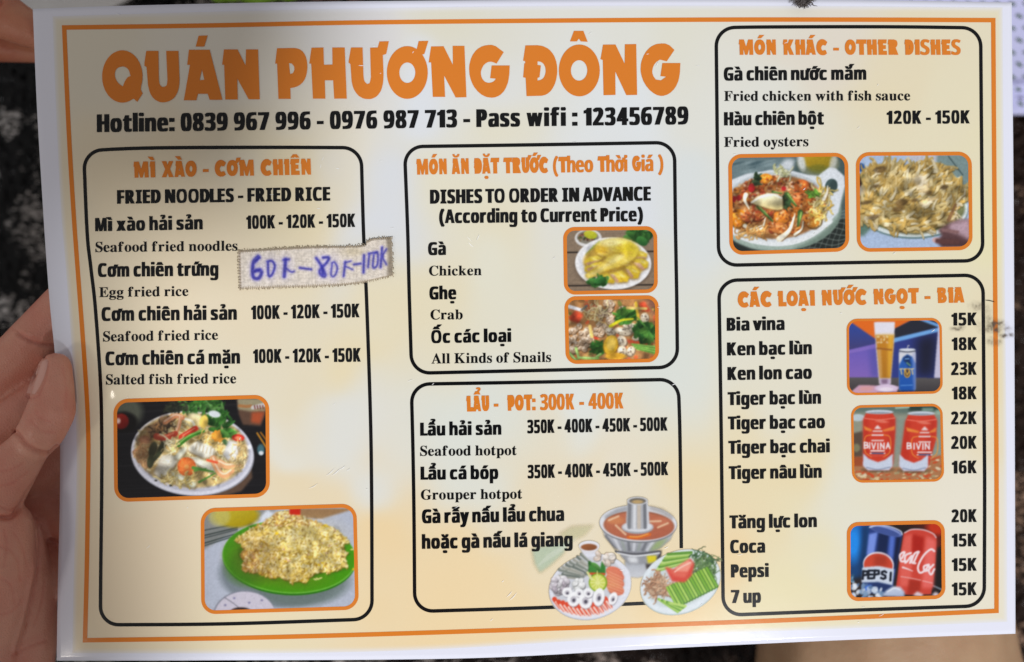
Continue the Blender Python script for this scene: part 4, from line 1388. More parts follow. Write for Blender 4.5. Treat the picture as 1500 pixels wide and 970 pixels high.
def pic_cola():
    p = Paint(1234, 756, 7.577, 1190, 975, (34, 26, 28), 19)
    r = p.rng
    p.poly([(60, 80), (320, 80), (300, 640), (60, 720)], (20, 90, 170), soft=20, col2=(10, 60, 110))
    p.ell(120, 300, 90, 190, (30, 140, 236), soft=80)
    p.poly([(220, 110), (300, 90), (260, 640), (180, 700)], (14, 44, 84), soft=26, a=.8)
    p.poly([(640, 80), (1120, 60), (1120, 400), (1050, 380), (900, 130)], (96, 28, 20), soft=20)
    p.ell(1060, 120, 120, 90, (196, 50, 24), soft=60)
    p.poly([(1050, 350), (1110, 340), (1110, 830), (1000, 780)], (26, 22, 22), soft=14)
    p.line([(1000, 770), (1110, 820)], 18, (120, 130, 140))
    blue = [(300, 120), (400, 100), (520, 115), (640, 170), (665, 210), (600, 560), (560, 790), (230, 780), (215, 640), (270, 400)]
    p.poly(blue, (40, 62, 130), soft=5)
    p.poly([(295, 200), (390, 180), (350, 430), (270, 430)], (120, 146, 226), soft=10)
    p.poly([(405, 190), (520, 190), (490, 430), (380, 410)], (16, 34, 76), soft=10)
    p.poly([(530, 210), (580, 220), (560, 480), (510, 440)], (86, 116, 206), soft=12)
    p.poly([(600, 230), (650, 230), (590, 600), (560, 560)], (14, 26, 60), soft=10)
    p.ell(480, 162, 184, 46, (140, 156, 214), 16, soft=6)
    p.ell(480, 172, 168, 36, (64, 84, 150), 16, soft=8)
    p.line([(300, 125), (400, 104), (520, 116), (640, 165), (664, 205)], 13, (206, 214, 236), curve=True)
    p.ell(400, 540, 172, 142, (226, 222, 236), 8, soft=5)
    p.ell(398, 548, 160, 130, (206, 70, 46), 8, soft=6)
    p.poly([(355, 430), (500, 440), (500, 560), (350, 560)], (160, 48, 28), soft=20, a=.7)
    p.poly([(222, 570), (400, 555), (575, 590), (555, 770), (400, 740), (212, 740)], (206, 216, 232), soft=5)
    can_text(p, "PEPSI", [(226, 612), (285, 606), (352, 604), (428, 612), (512, 630)], 66, 86, 6, 25, (20, 26, 40), 0)
    p.poly([(212, 745), (400, 735), (555, 775), (540, 860), (240, 860)], (26, 48, 100), soft=8)
    p.poly([(250, 770), (330, 760), (300, 830), (240, 830)], (70, 120, 220), soft=10)
    red = [(680, 190), (760, 145), (900, 150), (1010, 190), (1045, 250), (1030, 560), (985, 870), (700, 870), (595, 790), (630, 520)]
    p.poly(red, (206, 66, 52), soft=5)
    p.poly([(690, 220), (780, 200), (760, 780), (640, 780), (640, 480)], (226, 96, 84), soft=14)
    p.poly([(780, 200), (910, 240), (890, 420), (770, 400)], (176, 34, 24), soft=12)
    p.poly([(930, 220), (1040, 270), (1010, 800), (880, 800)], (232, 104, 96), soft=16)
    p.poly([(740, 700), (870, 720), (860, 870), (720, 870)], (170, 44, 28), soft=14)
    p.line([(690, 186), (770, 150), (900, 154), (1005, 196), (1040, 240)], 13, (226, 200, 206), curve=True)
    for pts in ([(660, 470), (690, 400), (640, 430), (650, 500), (700, 500)], [(760, 410), (700, 440), (700, 520), (770, 440), (750, 520)], [(790, 520), (830, 430), (850, 395), (800, 420), (770, 510), (810, 525)],
                [(1020, 390), (980, 370), (900, 440), (840, 560), (860, 630), (920, 600), (960, 540)], [(950, 540), (905, 560), (915, 610), (965, 590), (960, 550)], [(1010, 540), (960, 600), (985, 650), (1020, 590)]):
        p.line(pts, 22, (246, 226, 230), curve=True)
    p.line([(670, 570), (730, 590), (780, 612)], 20, (244, 222, 226), w1=8, curve=True)
    p.line([(650, 672), (760, 690), (870, 712)], 10, (240, 190, 190), a=.8)
    p.line([(890, 720), (1000, 745)], 10, (240, 190, 190), a=.8)
    for k in range(50):
        x, y = r.uniform(70, 440), r.uniform(760, 910)
        if y < 760 + max(0, (x - 240)) * .25:
            continue
        p.ell(x, y, r.uniform(14, 40), r.uniform(12, 28), [(196, 210, 230), (120, 150, 184), (230, 238, 248), (90, 120, 160)][r.integers(4)], r.uniform(0, 180), a=.8, soft=10)
    for k in range(10):
        p.ell(100 + r.uniform(-20, 40), 680 + r.uniform(-50, 50), 18, 14, [(150, 190, 220), (50, 90, 120)][k % 2], 0, a=.8)
    p.poly([(440, 890), (480, 830), (560, 780), (640, 785), (690, 840), (690, 900)], (206, 214, 232), soft=8, col2=(170, 184, 214))
    p.line([(500, 840), (580, 800), (640, 820)], 12, (240, 244, 250), a=.8, curve=True)
    p.poly([(780, 880), (830, 835), (900, 870), (880, 900)], (226, 206, 214), soft=10)
    p.poly([(990, 880), (1030, 840), (1080, 870), (1060, 900)], (222, 206, 212), soft=10)
    p.grain(.07, 8)
    p.soften(3.0)
    return p


def pic_hotpot():
    p = Paint(770, 715, 4.851, 1440, 975, (232, 216, 178), 20, alpha=True)
    r = p.rng
    fan = [(40, 430), (110, 300), (320, 265), (480, 262), (430, 330), (330, 400), (200, 510), (110, 600), (60, 560)]
    p.poly([(40, 440), (70, 420), (330, 370), (270, 470), (170, 560), (100, 610), (60, 540)], (190, 218, 196), a=.75, soft=10)
    p.poly([(230, 330), (330, 270), (490, 262), (420, 340), (330, 380)], (216, 220, 176), a=.6, soft=12)
    for k in range(8):
        p.line([(80 + k * 10, 560 - k * 12), (300 + k * 10, 420 - k * 10)], 6, (226, 236, 220), a=.5)
    # steel pot
    p.poly([(700, 520), (860, 520), (880, 620), (800, 642), (720, 632)], (176, 180, 188), soft=5, col2=(206, 208, 214))
    p.poly([(840, 480), (970, 440), (960, 520), (860, 580)], (60, 54, 54), soft=6)
    p.poly([(660, 470), (960, 455), (900, 540), (730, 545)], (150, 152, 158), soft=5)
    p.poly([(720, 490), (790, 490), (800, 530), (740, 530)], (220, 222, 226), soft=8)
    p.poly([(860, 480), (930, 480), (930, 520), (870, 535)], (222, 206, 30), soft=6)
    bowl = [(545, 300), (1060, 300), (1030, 370), (960, 430), (860, 470), (700, 470), (620, 420), (560, 350)]
    p.poly(bowl, (196, 198, 204), soft=5, col2=(140, 142, 150))
    for k in range(9):
        x = 570 + k * 52
        p.line([(x, 340), (640 + k * 32, 440)], 20, [(90, 92, 98), (230, 232, 238), (150, 160, 150)][k % 3], a=.6, soft=10)
    p.poly([(930, 380), (1020, 350), (950, 430), (880, 450)], (150, 176, 96), soft=12, a=.7)
    p.line([(640, 452), (780, 470), (950, 450)], 16, (90, 90, 96), curve=True)
    p.line([(650, 462), (780, 482), (950, 462)], 10, (226, 228, 232), curve=True)
    p.ell(800, 256, 278, 134, (118, 120, 126), 2, soft=4)
    p.ell(800, 250, 276, 130, (222, 224, 230), 2, soft=4)
    p.poly([(560, 200), (640, 150), (720, 125), (730, 160), (640, 190), (570, 240)], (150, 152, 158), soft=8, a=.8)
    p.poly([(880, 125), (980, 150), (1050, 200), (1040, 230), (960, 180), (880, 155)], (164, 160, 160), soft=8, a=.8)
    p.ell(805, 266, 250, 104, (150, 92, 68), 2, soft=6)
    p.ell(805, 270, 245, 98, (190, 112, 82), 2, soft=12, col2=(176, 96, 70))
    p.ell(640, 230, 60, 26, (214, 140, 90), soft=18, a=.7)
    p.ell(960, 240, 70, 30, (200, 120, 90), soft=20, a=.7)
    for pts in ([(640, 265), (710, 330)], [(800, 240), (960, 235)], [(590, 230), (660, 200)], [(940, 280), (1010, 250)]):
        p.line(pts, 14, (232, 196, 160), a=.85)
    p.line([(730, 350), (800, 352), (880, 330)], 24, (216, 104, 40), curve=True)
    p.line([(740, 345), (800, 346), (870, 326)], 8, (240, 170, 80), curve=True)
    p.ell(795, 282, 112, 44, (160, 162, 168), 0, soft=5)
    p.ell(795, 274, 108, 38, (216, 218, 224), 0, soft=8)
    p.poly([(722, 90), (868, 90), (880, 240), (860, 290), (730, 290), (712, 240)], (176, 178, 184), soft=4)
    for x, w, c in [(740, 24, (110, 112, 118)), (775, 20, (232, 234, 238)), (805, 26, (206, 190, 170)), (845, 22, (96, 98, 106)), (866, 12, (222, 224, 230))]:
        p.line([(x, 100), (x - (800 - x) * .08, 280)], w, c, a=.75, soft=8)
    p.ell(795, 90, 76, 30, (206, 208, 214), soft=4)
    p.ell(795, 92, 60, 21, (110, 104, 96), soft=5)
    p.ell(795, 98, 40, 13, (190, 160, 110), soft=6)
    # sauce bowl
    p.poly([(378, 410), (525, 410), (500, 490), (410, 490)], (222, 222, 230), soft=6)
    p.ell(451, 412, 76, 40, (232, 232, 238), soft=4)
    p.ell(450, 420, 58, 24, (160, 96, 56), soft=5, col2=(130, 76, 44))
    # seafood platter
    p.ell(458, 705, 298, 232, (196, 198, 210), -14, soft=6)
    p.ell(460, 698, 294, 228, (226, 228, 238), -14, soft=5)
    p.ell(450, 690, 260, 196, (206, 208, 216), -14, soft=16)
    for k in range(7):
        x, y = 300 + k * 32, 600 - k * 12
        for q in range(2):
            p.line([(240 + k * 26, 580 - k * 18 + q * 50), (320 + k * 24, 600 - k * 10 + q * 36), (390 + k * 12, 640 - k * 8 + q * 10)], 26, [(130, 136, 128), (160, 160, 150), (110, 118, 112)][(k + q) % 3], w1=10, curve=True)
            p.line([(246 + k * 26, 574 - k * 18 + q * 50), (326 + k * 24, 592 - k * 10 + q * 36)], 6, (206, 206, 198), a=.8)
    for k in range(26):
        x, y = p.in_ell(245, 690, 75, 60)()
        p.lump(x, y, 26, 18, [(214, 206, 214), (176, 166, 176), (230, 226, 230)][k % 3], r.uniform(0, 180))
    for k in range(10):
        x, y = p.in_ell(385, 685, 40, 34)()
        p.lump(x, y, 24, 18, (238, 240, 238), r.uniform(0, 180))
    for k in range(12):
        x, y = p.in_ell(560, 500, 80, 50)()
        p.lump(x, y, 26, 18, [(226, 206, 190), (236, 226, 216)][k % 2], r.uniform(0, 180))
    for k in range(7):
        p.ell(670 - k * 10, 640 + k * 14, 22, 60, [(150, 130, 130), (206, 196, 196)][k % 2], -20, a=.8)
    for k in range(6):
        p.ell(630 + (k % 2) * 10, 600 + k * 24, 62, 40, (226, 128 + k * 4, 100), 20, col2=(210, 104, 80))
    for k in range(7):
        p.line([(585, 590 + k * 22), (690, 640 + k * 20)], 4, (246, 190, 160), a=.7)
    p.leaves(10, p.in_ell(490, 570, 34, 34), 44, [(54, 128, 48), (84, 156, 60)])
    p.poly([(520, 620), (540, 520), (568, 560), (566, 620)], (50, 124, 46), soft=4)
    p.poly([(455, 600), (450, 545), (500, 570), (500, 610)], (62, 134, 54), soft=4)
    p.line([(460, 608), (560, 612)], 16, (206, 80, 40))
    p.ell(514, 672, 66, 66, (130, 168, 40), soft=5)
    p.ell(512, 672, 56, 56, (206, 214, 96), soft=5)
    for k in range(10):
        t = k * .628
        p.line([(512, 672), (512 + 50 * math.cos(t), 672 + 50 * math.sin(t))], 5, (236, 238, 170))
    p.line([(512, 672), (508, 590)], 14, (226, 226, 140), w1=6)
    p.line([(440, 600), (470, 650)], 16, (222, 222, 150))
    for k in range(13):
        x = 205 + k * 30
        y = 790 + 46 * math.sin(k / 12 * 3.14) + r.uniform(-8, 8)
        p.line([(x, y), (x + 40, y + 60)], 34, (222, 74, 44), w1=24)
        p.line([(x + 10, y + 20), (x + 50, y + 76)], 14, (246, 216, 206), w1=10)
    for (x, y, w, h, ro) in [(295, 740, 36, 34, 0), (340, 790, 44, 52, 10), (380, 745, 30, 30, 0), (425, 800, 48, 56, 0), (445, 745, 34, 34, 0), (520, 775, 40, 64, 10), (620, 785, 30, 46, 20)]:
        p.ell(x + 3, y + 7, w, h, (150, 146, 156), ro, a=.8)
        p.ell(x, y, w, h, (244, 244, 246), ro)
        p.ell(x, y + 4, w * .5, h * .5, (196, 192, 200), ro)
        p.ell(x + 2, y + 8, w * .26, h * .24, (80, 76, 90), ro)
    # vegetable plate
    p.ell(1100, 672, 296, 222, (190, 204, 206), -22, soft=6)
    p.ell(1100, 664, 292, 218, (224, 232, 238), -22, soft=5)
    p.ell(1100, 660, 256, 182, (206, 216, 220), -22, soft=14)
    for k in range(9):
        p.line([(930 + k * 10, 590 - k * 15), (1130 + k * 6, 530 - k * 9)], 20, [(150, 190, 84), (190, 216, 130), (96, 150, 56)][k % 3])
    p.strands(170, p.in_ell(940, 700, 66, 70), 70, 7, [(206, 160, 126), (226, 190, 156), (176, 126, 96)])
    p.leaves(110, p.in_ell(1270, 590, 86, 110), 24, [(84, 124, 70), (120, 156, 92), (60, 96, 56), (150, 180, 110)])
    p.strands(70, p.in_ell(1270, 560, 90, 110), 90, 5, [(120, 160, 96), (90, 130, 76), (160, 190, 130)])
    p.strands(14, p.in_ell(1230, 470, 40, 30), 60, 6, [(84, 120, 74), (60, 100, 60)])
    p.strands(10, p.in_ell(1340, 510, 30, 20), 60, 6, [(84, 120, 74), (60, 100, 60)])
    for k in range(15):
        x0, y0 = 950 + k * 20, 800 - k * 10
        p.line([(x0 + 60, y0 - 90), (x0 + 130, y0 + 40)], 24, (70, 120, 36))
        p.line([(x0 + 55, y0 - 92), (x0 + 126, y0 + 36)], 16, [(150, 196, 70), (176, 212, 96), (124, 178, 56)][k % 3])
    for k in range(8):
        p.line([(945 + k * 12, 790 + k * 4), (1080 + k * 8, 880 - k * 6)], 17, [(140, 190, 66), (184, 214, 110), (90, 146, 44)][k % 3])
    for pts, c in [([(990, 560), (1050, 580), (1080, 560), (1170, 500), (1200, 540), (1180, 620), (1130, 670), (1040, 665)], (214, 70, 56)), ([(1060, 570), (1150, 510), (1190, 530), (1150, 600), (1080, 600)], (240, 150, 130))]:
        p.poly(pts, c, soft=5)
    p.poly([(1000, 560), (1060, 590), (1160, 600), (1130, 640), (1050, 625)], (226, 104, 86), soft=8)
    p.line([(1060, 595), (1110, 560), (1170, 530)], 12, (250, 206, 190), curve=True, a=.8)
    p.grain(.07, 6)
    k = blur(p.a, 1)
    al = p.a
    for q in range(3):
        p.c[..., q] = blur(p.c[..., q], 1)
    p.a = np.clip(np.minimum(al, k), 0, 1)
    return p

# ------------------------------------------------------------------ the laminated menu
bpy.context.view_layer.update()
MENU = empty("menu_card", tuple(on_card(780, 480, -0.0005)))
tag(MENU, "laminated orange and black printed food menu held up in one hand", "menu")

L_EDGE = [(48, 13), (54, 155), (62, 290), (66.5, 360), (73, 446), (80.5, 520), (86, 600), (88, 660), (87.5, 740), (85.5, 820), (84, 900), (83, 968)]
R_EDGE = [(1482, 3.6), (1485, 324), (1487, 764), (1487.5, 928.4)]
T_EDGE = [(48, 13), (180, 8.5), (420, 3.2), (660, .6), (900, -1.2), (1100, -1.2), (1300, 0.6), (1482, 3.6)]
B_EDGE = [(83, 968), (300, 967.5), (680, 964.5), (960, 950.5), (1230, 938), (1487.5, 928.4)]
L_PRINT = [(77, 24), (82, 155), (89, 300), (97, 400), (103, 480), (109, 570), (112, 655), (111, 740), (108, 836), (106, 957)]
R_PRINT = [(1468.5, 11), (1471, 324), (1474.5, 656), (1475.5, 911)]
T_PRINT = [(77, 24), (300, 17.5), (520, 12.5), (800, 9), (1100, 8.5), (1468.5, 11)]
B_PRINT = [(106, 957), (400, 957), (640, 951), (960, 932), (1230, 921), (1475.5, 911)]


def coons(top, right, bottom, left, nx, ny):
    T, B = interp_pts(top, nx), interp_pts(bottom, nx)
    Lf, R = interp_pts(left, ny), interp_pts(right, ny)
    s = np.linspace(0, 1, nx + 1)[None, :, None]
    t = np.linspace(0, 1, ny + 1)[:, None, None]
    return ((1 - t) * T[None] + t * B[None] + (1 - s) * Lf[:, None] + s * R[:, None]
            - ((1 - s) * (1 - t) * T[0] + s * (1 - t) * T[-1] + (1 - s) * t * B[0] + s * t * B[-1]))


def grid_faces(nx, ny):
    idx = np.arange((nx + 1) * (ny + 1)).reshape(ny + 1, nx + 1)
    return np.stack([idx[1:, :-1], idx[1:, 1:], idx[:-1, 1:], idx[:-1, :-1]], -1).reshape(-1, 4)


def sheet():
    nx, ny = 220, 140
    G = coons(T_EDGE, R_EDGE, B_EDGE, L_EDGE, nx, ny)
    top = on_card(G[..., 0], G[..., 1], 0).reshape(-1, 3)
    bot = on_card(G[..., 0], G[..., 1], -0.0006).reshape(-1, 3)
    f = grid_faces(nx, ny)
    n = len(top)
    idx = np.arange(n).reshape(ny + 1, nx + 1)
    rim = np.concatenate([idx[0, :-1], idx[:-1, -1], idx[-1, :0:-1], idx[:0:-1, 0]])
    nxt = np.roll(rim, -1)
    side = np.stack([rim, nxt, nxt + n, rim + n], -1)
    return make_obj("laminated_sheet", np.concatenate([top, bot]), np.concatenate([f, f[:, ::-1] + n, side]), M_PAPER, MENU)


sheet()

# printed watercolour ground: measured tints, blended, with soft washes
TINTS = np.array([
    (500, 60, 218, 216, 216), (650, 130, 222, 226, 232), (900, 160, 224, 228, 230), (1000, 60, 224, 222, 208), (1020, 300, 218, 223, 222),
    (1100, 160, 224, 224, 216), (1300, 110, 228, 216, 184), (1200, 60, 224, 216, 202), (1400, 200, 228, 219, 190), (1450, 300, 230, 222, 182),
    (700, 280, 228, 222, 198), (650, 30, 222, 218, 200), (750, 350, 228, 220, 194), (640, 450, 229, 219, 190), (560, 300, 218, 221, 226),
    (560, 500, 231, 217, 182), (720, 420, 227, 224, 206), (900, 300, 220, 224, 229), (860, 580, 223, 227, 223), (700, 620, 221, 224, 216),
    (850, 680, 231, 216, 186), (560, 650, 223, 223, 217), (560, 800, 236, 211, 166), (700, 850, 237, 213, 169), (900, 690, 229, 221, 202),
    (1020, 500, 219, 223, 216), (1020, 700, 233, 216, 177), (1030, 850, 236, 211, 166), (1150, 480, 227, 223, 206), (1200, 560, 226, 221, 202),
    (1130, 720, 231, 216, 177), (1220, 730, 226, 223, 206), (1180, 830, 231, 221, 182), (1420, 750, 229, 223, 206), (1420, 560, 229, 216, 182),
    (450, 550, 228, 217, 190), (450, 650, 227, 224, 212), (430, 300, 228, 214, 180), (250, 300, 228, 213, 184), (250, 420, 230, 215, 186),
    (200, 830, 232, 214, 184), (450, 720, 231, 214, 180), (350, 930, 231, 217, 182), (700, 930, 237, 213, 169), (150, 60, 222, 214, 196), (110, 500, 228, 214, 186), (300, 80, 224, 218, 206)], float)


def ground_tint(px, py, rng_seed=3):
    r = np.random.default_rng(rng_seed)
    n1 = vnoise(100, 160, 13, r)
    n2 = vnoise(100, 160, 6, r)
    ix = np.clip(px / 10, 0, 157).astype(int)
    iy = np.clip(py / 10, 0, 97).astype(int)
    wx = px + (n1[iy, ix] - .5) * 120
    wy = py + (n2[iy, ix] - .5) * 110
    acc = np.zeros(px.shape + (3,))
    ws = np.zeros(px.shape)
    for x, y, cr, cg, cb in TINTS:
        w = 1 / ((wx - x) ** 2 + (wy - y) ** 2 + 900) ** 1.6
        acc += w[..., None] * np.array([cr, cg, cb])
        ws += w
    return acc / ws[..., None]


def printed_ground():
    nx, ny = 500, 320
    G = coons(T_PRINT, R_PRINT, B_PRINT, L_PRINT, nx, ny)
    c = ground_tint(G[..., 0], G[..., 1])
    for q in range(3):
        c[..., q] = blur(c[..., q], 1)
    ii, jj = np.meshgrid(np.arange(nx + 1), np.arange(ny + 1))
    d = np.minimum(np.minimum(ii, nx - ii), np.minimum(jj, ny - jj))
    k = (smooth((d + 1.2) / 4.2))[..., None]                # the print bleeds out softly at its rim
    c = c * k + np.array([226, 227, 236.0]) * (1 - k)
    col = lin(c) * ALB
    make_obj("printed_ground", on_card(G[..., 0], G[..., 1], 0.00005).reshape(-1, 3), grid_faces(nx, ny), M_PRINT, MENU, col.reshape(-1, 3), True)


printed_ground()

# the orange border line
fr = loop_path([(94, 40.4), (300, 37.5), (520, 33.2), (800, 30.4), (1040, 28.9), (1250, 28.9), (1455, 29.6)],
               [(1455, 29.6), (1457, 324), (1459.6, 656), (1459.8, 895)],
               [(124.5, 938), (330, 935), (537, 929.7), (760, 922.5), (1037, 913), (1250, 904.5), (1459.8, 895)],
               [(94, 40.4), (100.5, 188), (107, 300), (113, 385), (119, 464), (124.5, 540), (128, 600), (129.5, 656), (128.5, 745), (127, 836), (124.5, 938)], 0)
ring_mesh("border_line", fr, 6.6, M_ORANGE, MENU, 0.00010)

# title
bag = Bag()
for k, (nm, (ox, oy, s), cs) in enumerate(TITLE_LETTERS):
    cs = [soften(c) if len(c) > 8 and len(c) < 40 else c for c in cs]
    V, Fc = fill2d([[(x, -y) for x, y in c] for c in cs])
    bag.add(on_card(ox + V[:, 0] / s, oy - V[:, 1] / s, 0.00017 + (k % 5) * 0.000006), Fc)
make_obj("restaurant_title", bag.v, bag.f, M_ORANGE, MENU)
print_text("contact_line", "Hotline: 0839 967 996 - 0976 987 713 - Pass wifi : 123456789", 'sans', (141.8, 193.7), (1008.6, 182.2), 26, M_BLACK, MENU, space=.42)


def section(top, right, bottom, left, drop=None):
    path = loop_path(top, right, bottom, left, 27)
    return ring_mesh("menu_section", path, 5.2, M_BLACK, MENU, 0.00010, drop)


def photo(sec, paint, quad, r=17, gain=1.0, name="food_photo", w=5.4, step=4):
    q = [np.array(a, float) for a in quad]
    c = sum(q) / 4
    inner = [a + (c - a) * (3.0 / np.linalg.norm(c - a)) for a in q]
    photo_mesh(name, paint, inner, sec, r=r - 2, gain=gain)
    TL, TR, BR, BL = [a + (c - a) * (3.6 / np.linalg.norm(c - a)) for a in q]
    path = loop_path([TL, TR], [TR, BR], [BL, BR], [TL, BL], r, step)
    ring_mesh("photo_frame", path, w, M_ORANGE, sec, 0.00014)


def lines(sec, rows):
    for nm, s, st, x0, y0, x1, y1, cap in rows:
        print_text(nm, s, st, (x0, y0), (x1, y1), cap, M_ORANGE if st == 'head' else M_BLACK, sec)


D, T, PR, HD = "dish_name", "dish_translation", "price", "section_heading"
# noodles and rice
s1 = section([(122.5, 221), (216, 217), (380, 216), (529, 216.5)], [(529, 216.5), (532.5, 340), (537, 440), (542.6, 608), (544.4, 728), (545, 907)],
             [(147, 915.5), (330, 914), (545, 907)], [(122.5, 221), (127.5, 339), (133, 392), (139.5, 450), (147, 558), (149, 640), (148.8, 728), (147.5, 840), (147, 915.5)])
lines(s1, [(HD, "MÌ XÀO - CƠM CHIÊN", 'head', 195, 260.5, 456.3, 256, 23.5),
           ("subheading", "FRIED NOODLES - FRIED RICE", 'sans', 171.4, 298.7, 483.8, 294, 20),
           (D, "Mì xào hải sản", 'sans', 138.9, 339, 297, 336.2, 19.5), (PR, "100K - 120K - 150K", 'sans', 360.7, 335.5, 520.5, 332.6, 19.5),
           (T, "Seafood fried noodles", 'serif', 139.6, 369.4, 348, 367.3, 14.6),
           (D, "Cơm chiên trứng", 'sans', 143.2, 405.9, 320, 404, 20),
           (T, "Egg fried rice", 'serif', 145, 435.4, 276, 433.6, 14.3),
           (D, "Cơm chiên hải sản", 'sans', 148.6, 470.4, 347, 468.6, 20), (PR, "100K - 120K - 150K", 'sans', 368, 468, 526.7, 465, 20),
           (T, "Seafood fried rice", 'serif', 150.8, 500.4, 319.3, 497.8, 14.6),
           (D, "Cơm chiên cá mặn", 'sans', 154.4, 535.4, 351.7, 532.8, 20), (PR, "100K - 120K - 150K", 'sans', 370.8, 532, 528.5, 530, 20),
           (T, "Salted fish fried rice", 'serif', 155, 563.5, 346, 561.7, 14.6)])
photo(s1, pic_noodles(), [(165.5, 585.5), (394.5, 579), (395.7, 727.5), (167, 735)], r=19)
photo(s1, pic_rice(), [(293.5, 745.5), (522.5, 738.5), (526, 892.5), (294.5, 899.5)], r=19)
# order in advance
s2 = section([(592.5, 215), (780, 212.3), (988, 208.8)], [(988, 208.8), (989.5, 331), (991.2, 428), (992.5, 538)], [(603, 547), (800, 542.5), (992.5, 538)], [(592.5, 215), (597.2, 339), (599.4, 428), (603, 547)])
lines(s2, [(HD, "MÓN ĂN ĐẶT TRƯỚC (Theo Thời Giá )", 'head', 609.3, 256.1, 971.9, 250.7, 23),
           ("subheading", "DISHES TO ORDER IN ADVANCE", 'sans', 629.9, 298.7, 953.5, 294, 20.5),
           ("subheading", "(According to Current Price)", 'sans', 643.2, 327.2, 942, 324.2, 20),
           (D, "Gà", 'sans', 627, 374, 653.3, 373.6, 18.8), (T, "Chicken", 'serif', 628.4, 404, 705.6, 403.3, 14.2),
           (D, "Ghẹ", 'sans', 629, 439, 668.5, 438.4, 18.8), (T, "Crab", 'serif', 630.6, 468.3, 677.9, 467.8, 14.2),
           (D, "Ốc các loại", 'sans', 631.3, 502.9, 749, 501, 18.8), (T, "All Kinds of Snails", 'serif', 632, 532.8, 807.4, 530.3, 14.6)])
photo(s2, pic_chicken(), [(824.5, 333.5), (962.8, 332), (964, 428.5), (826, 431.5)], r=14)
photo(s2, pic_snails(), [(826.3, 435), (965, 433.2), (965.8, 530), (828.5, 533)], r=14)
# hot pots
s3 = section([(602.5, 563), (780, 560), (993.5, 555.8)], [(993.5, 555.8), (996, 638), (998, 800), (998.5, 881.5)], [(607.5, 896), (800, 890), (998.5, 881.5)], [(602.5, 563), (604.9, 660), (606.5, 764), (607.5, 896)],
             drop=lambda q: q[0] > 960 and q[1] > 803)
lines(s3, [(HD, "LẨU -  POT: 300K - 400K", 'head', 683, 603.2, 914, 598.5, 23),
           (D, "Lẩu hải sản", 'sans', 615.4, 638.5, 734.5, 637, 19), (PR, "350K - 400K - 450K - 500K", 'sans', 772.4, 635, 978, 631, 19.5),
           (T, "Seafood hotpot", 'serif', 615.4, 668, 756.9, 666.8, 14.4),
           (D, "Lẩu cá bóp", 'sans', 616, 703, 730, 701.8, 19), (PR, "350K - 400K - 450K - 500K", 'sans', 773, 701, 979, 696.2, 19.5),
           (T, "Grouper hotpot", 'serif', 616.5, 732.2, 765, 730.6, 14.4),
           (D, "Gà rẫy nấu lẩu chua", 'sans', 618, 766.8, 826.5, 763.2, 20)])
print_text(D, "hoặc gà nấu lá giang", 'sans', (618, 804.3), (839, 800.4), 20, M_BLACK, s3, lift=0.00024)


def hotpot_picture():
    p = pic_hotpot()
    x0, y0, x1, y1 = 776, 724, 1058, 912
    nx, ny = x1 - x0, y1 - y0
    gx, gy = np.meshgrid(np.linspace(x0, x1, nx + 1), np.linspace(y0, y1, ny + 1))
    c = p.sample(gx, gy)
    c[..., :3] *= .90
    f = grid_faces(nx, ny)
    fa = c[..., 3].ravel()[f].max(1)
    return make_obj("food_photo", on_card(gx, gy, 0.00020).reshape(-1, 3), f[fa > .03], M_PRINT_A, s3, c.reshape(-1, 4))


hotpot_picture()
# other dishes
s4 = section([(1049, 41), (1120, 39.7), (1300, 39.4), (1436.5, 41)], [(1436.5, 41), (1439, 324), (1440.5, 382)], [(1053, 389), (1240, 385), (1440.5, 382)], [(1049, 41), (1052, 324), (1053, 389)])
lines(s4, [(HD, "MÓN KHÁC - OTHER DISHES", 'head', 1081.6, 80.5, 1407.3, 80.5, 22.5),
           (D, "Gà chiên nước mắm", 'sans', 1060.3, 118.3, 1269.5, 117, 19.5), (T, "Fried chicken with fish sauce", 'serif', 1060.6, 148, 1333.4, 147.2, 14.4),
           (D, "Hàu chiên bột", 'sans', 1060.6, 184, 1207, 182.6, 19.5), (PR, "120K - 150K", 'sans', 1299, 181.8, 1420.7, 181, 19.3),
           (T, "Fried oysters", 'serif', 1060.6, 215.4, 1184.4, 214.3, 14.4)])
photo(s4, pic_fried_chicken(), [(1066.4, 226.5), (1242.5, 224.2), (1244.3, 368), (1068.6, 373.5)], r=17)
photo(s4, pic_oysters(), [(1253.5, 223.5), (1423.6, 222.6), (1424.8, 366), (1255.3, 369)], r=17)
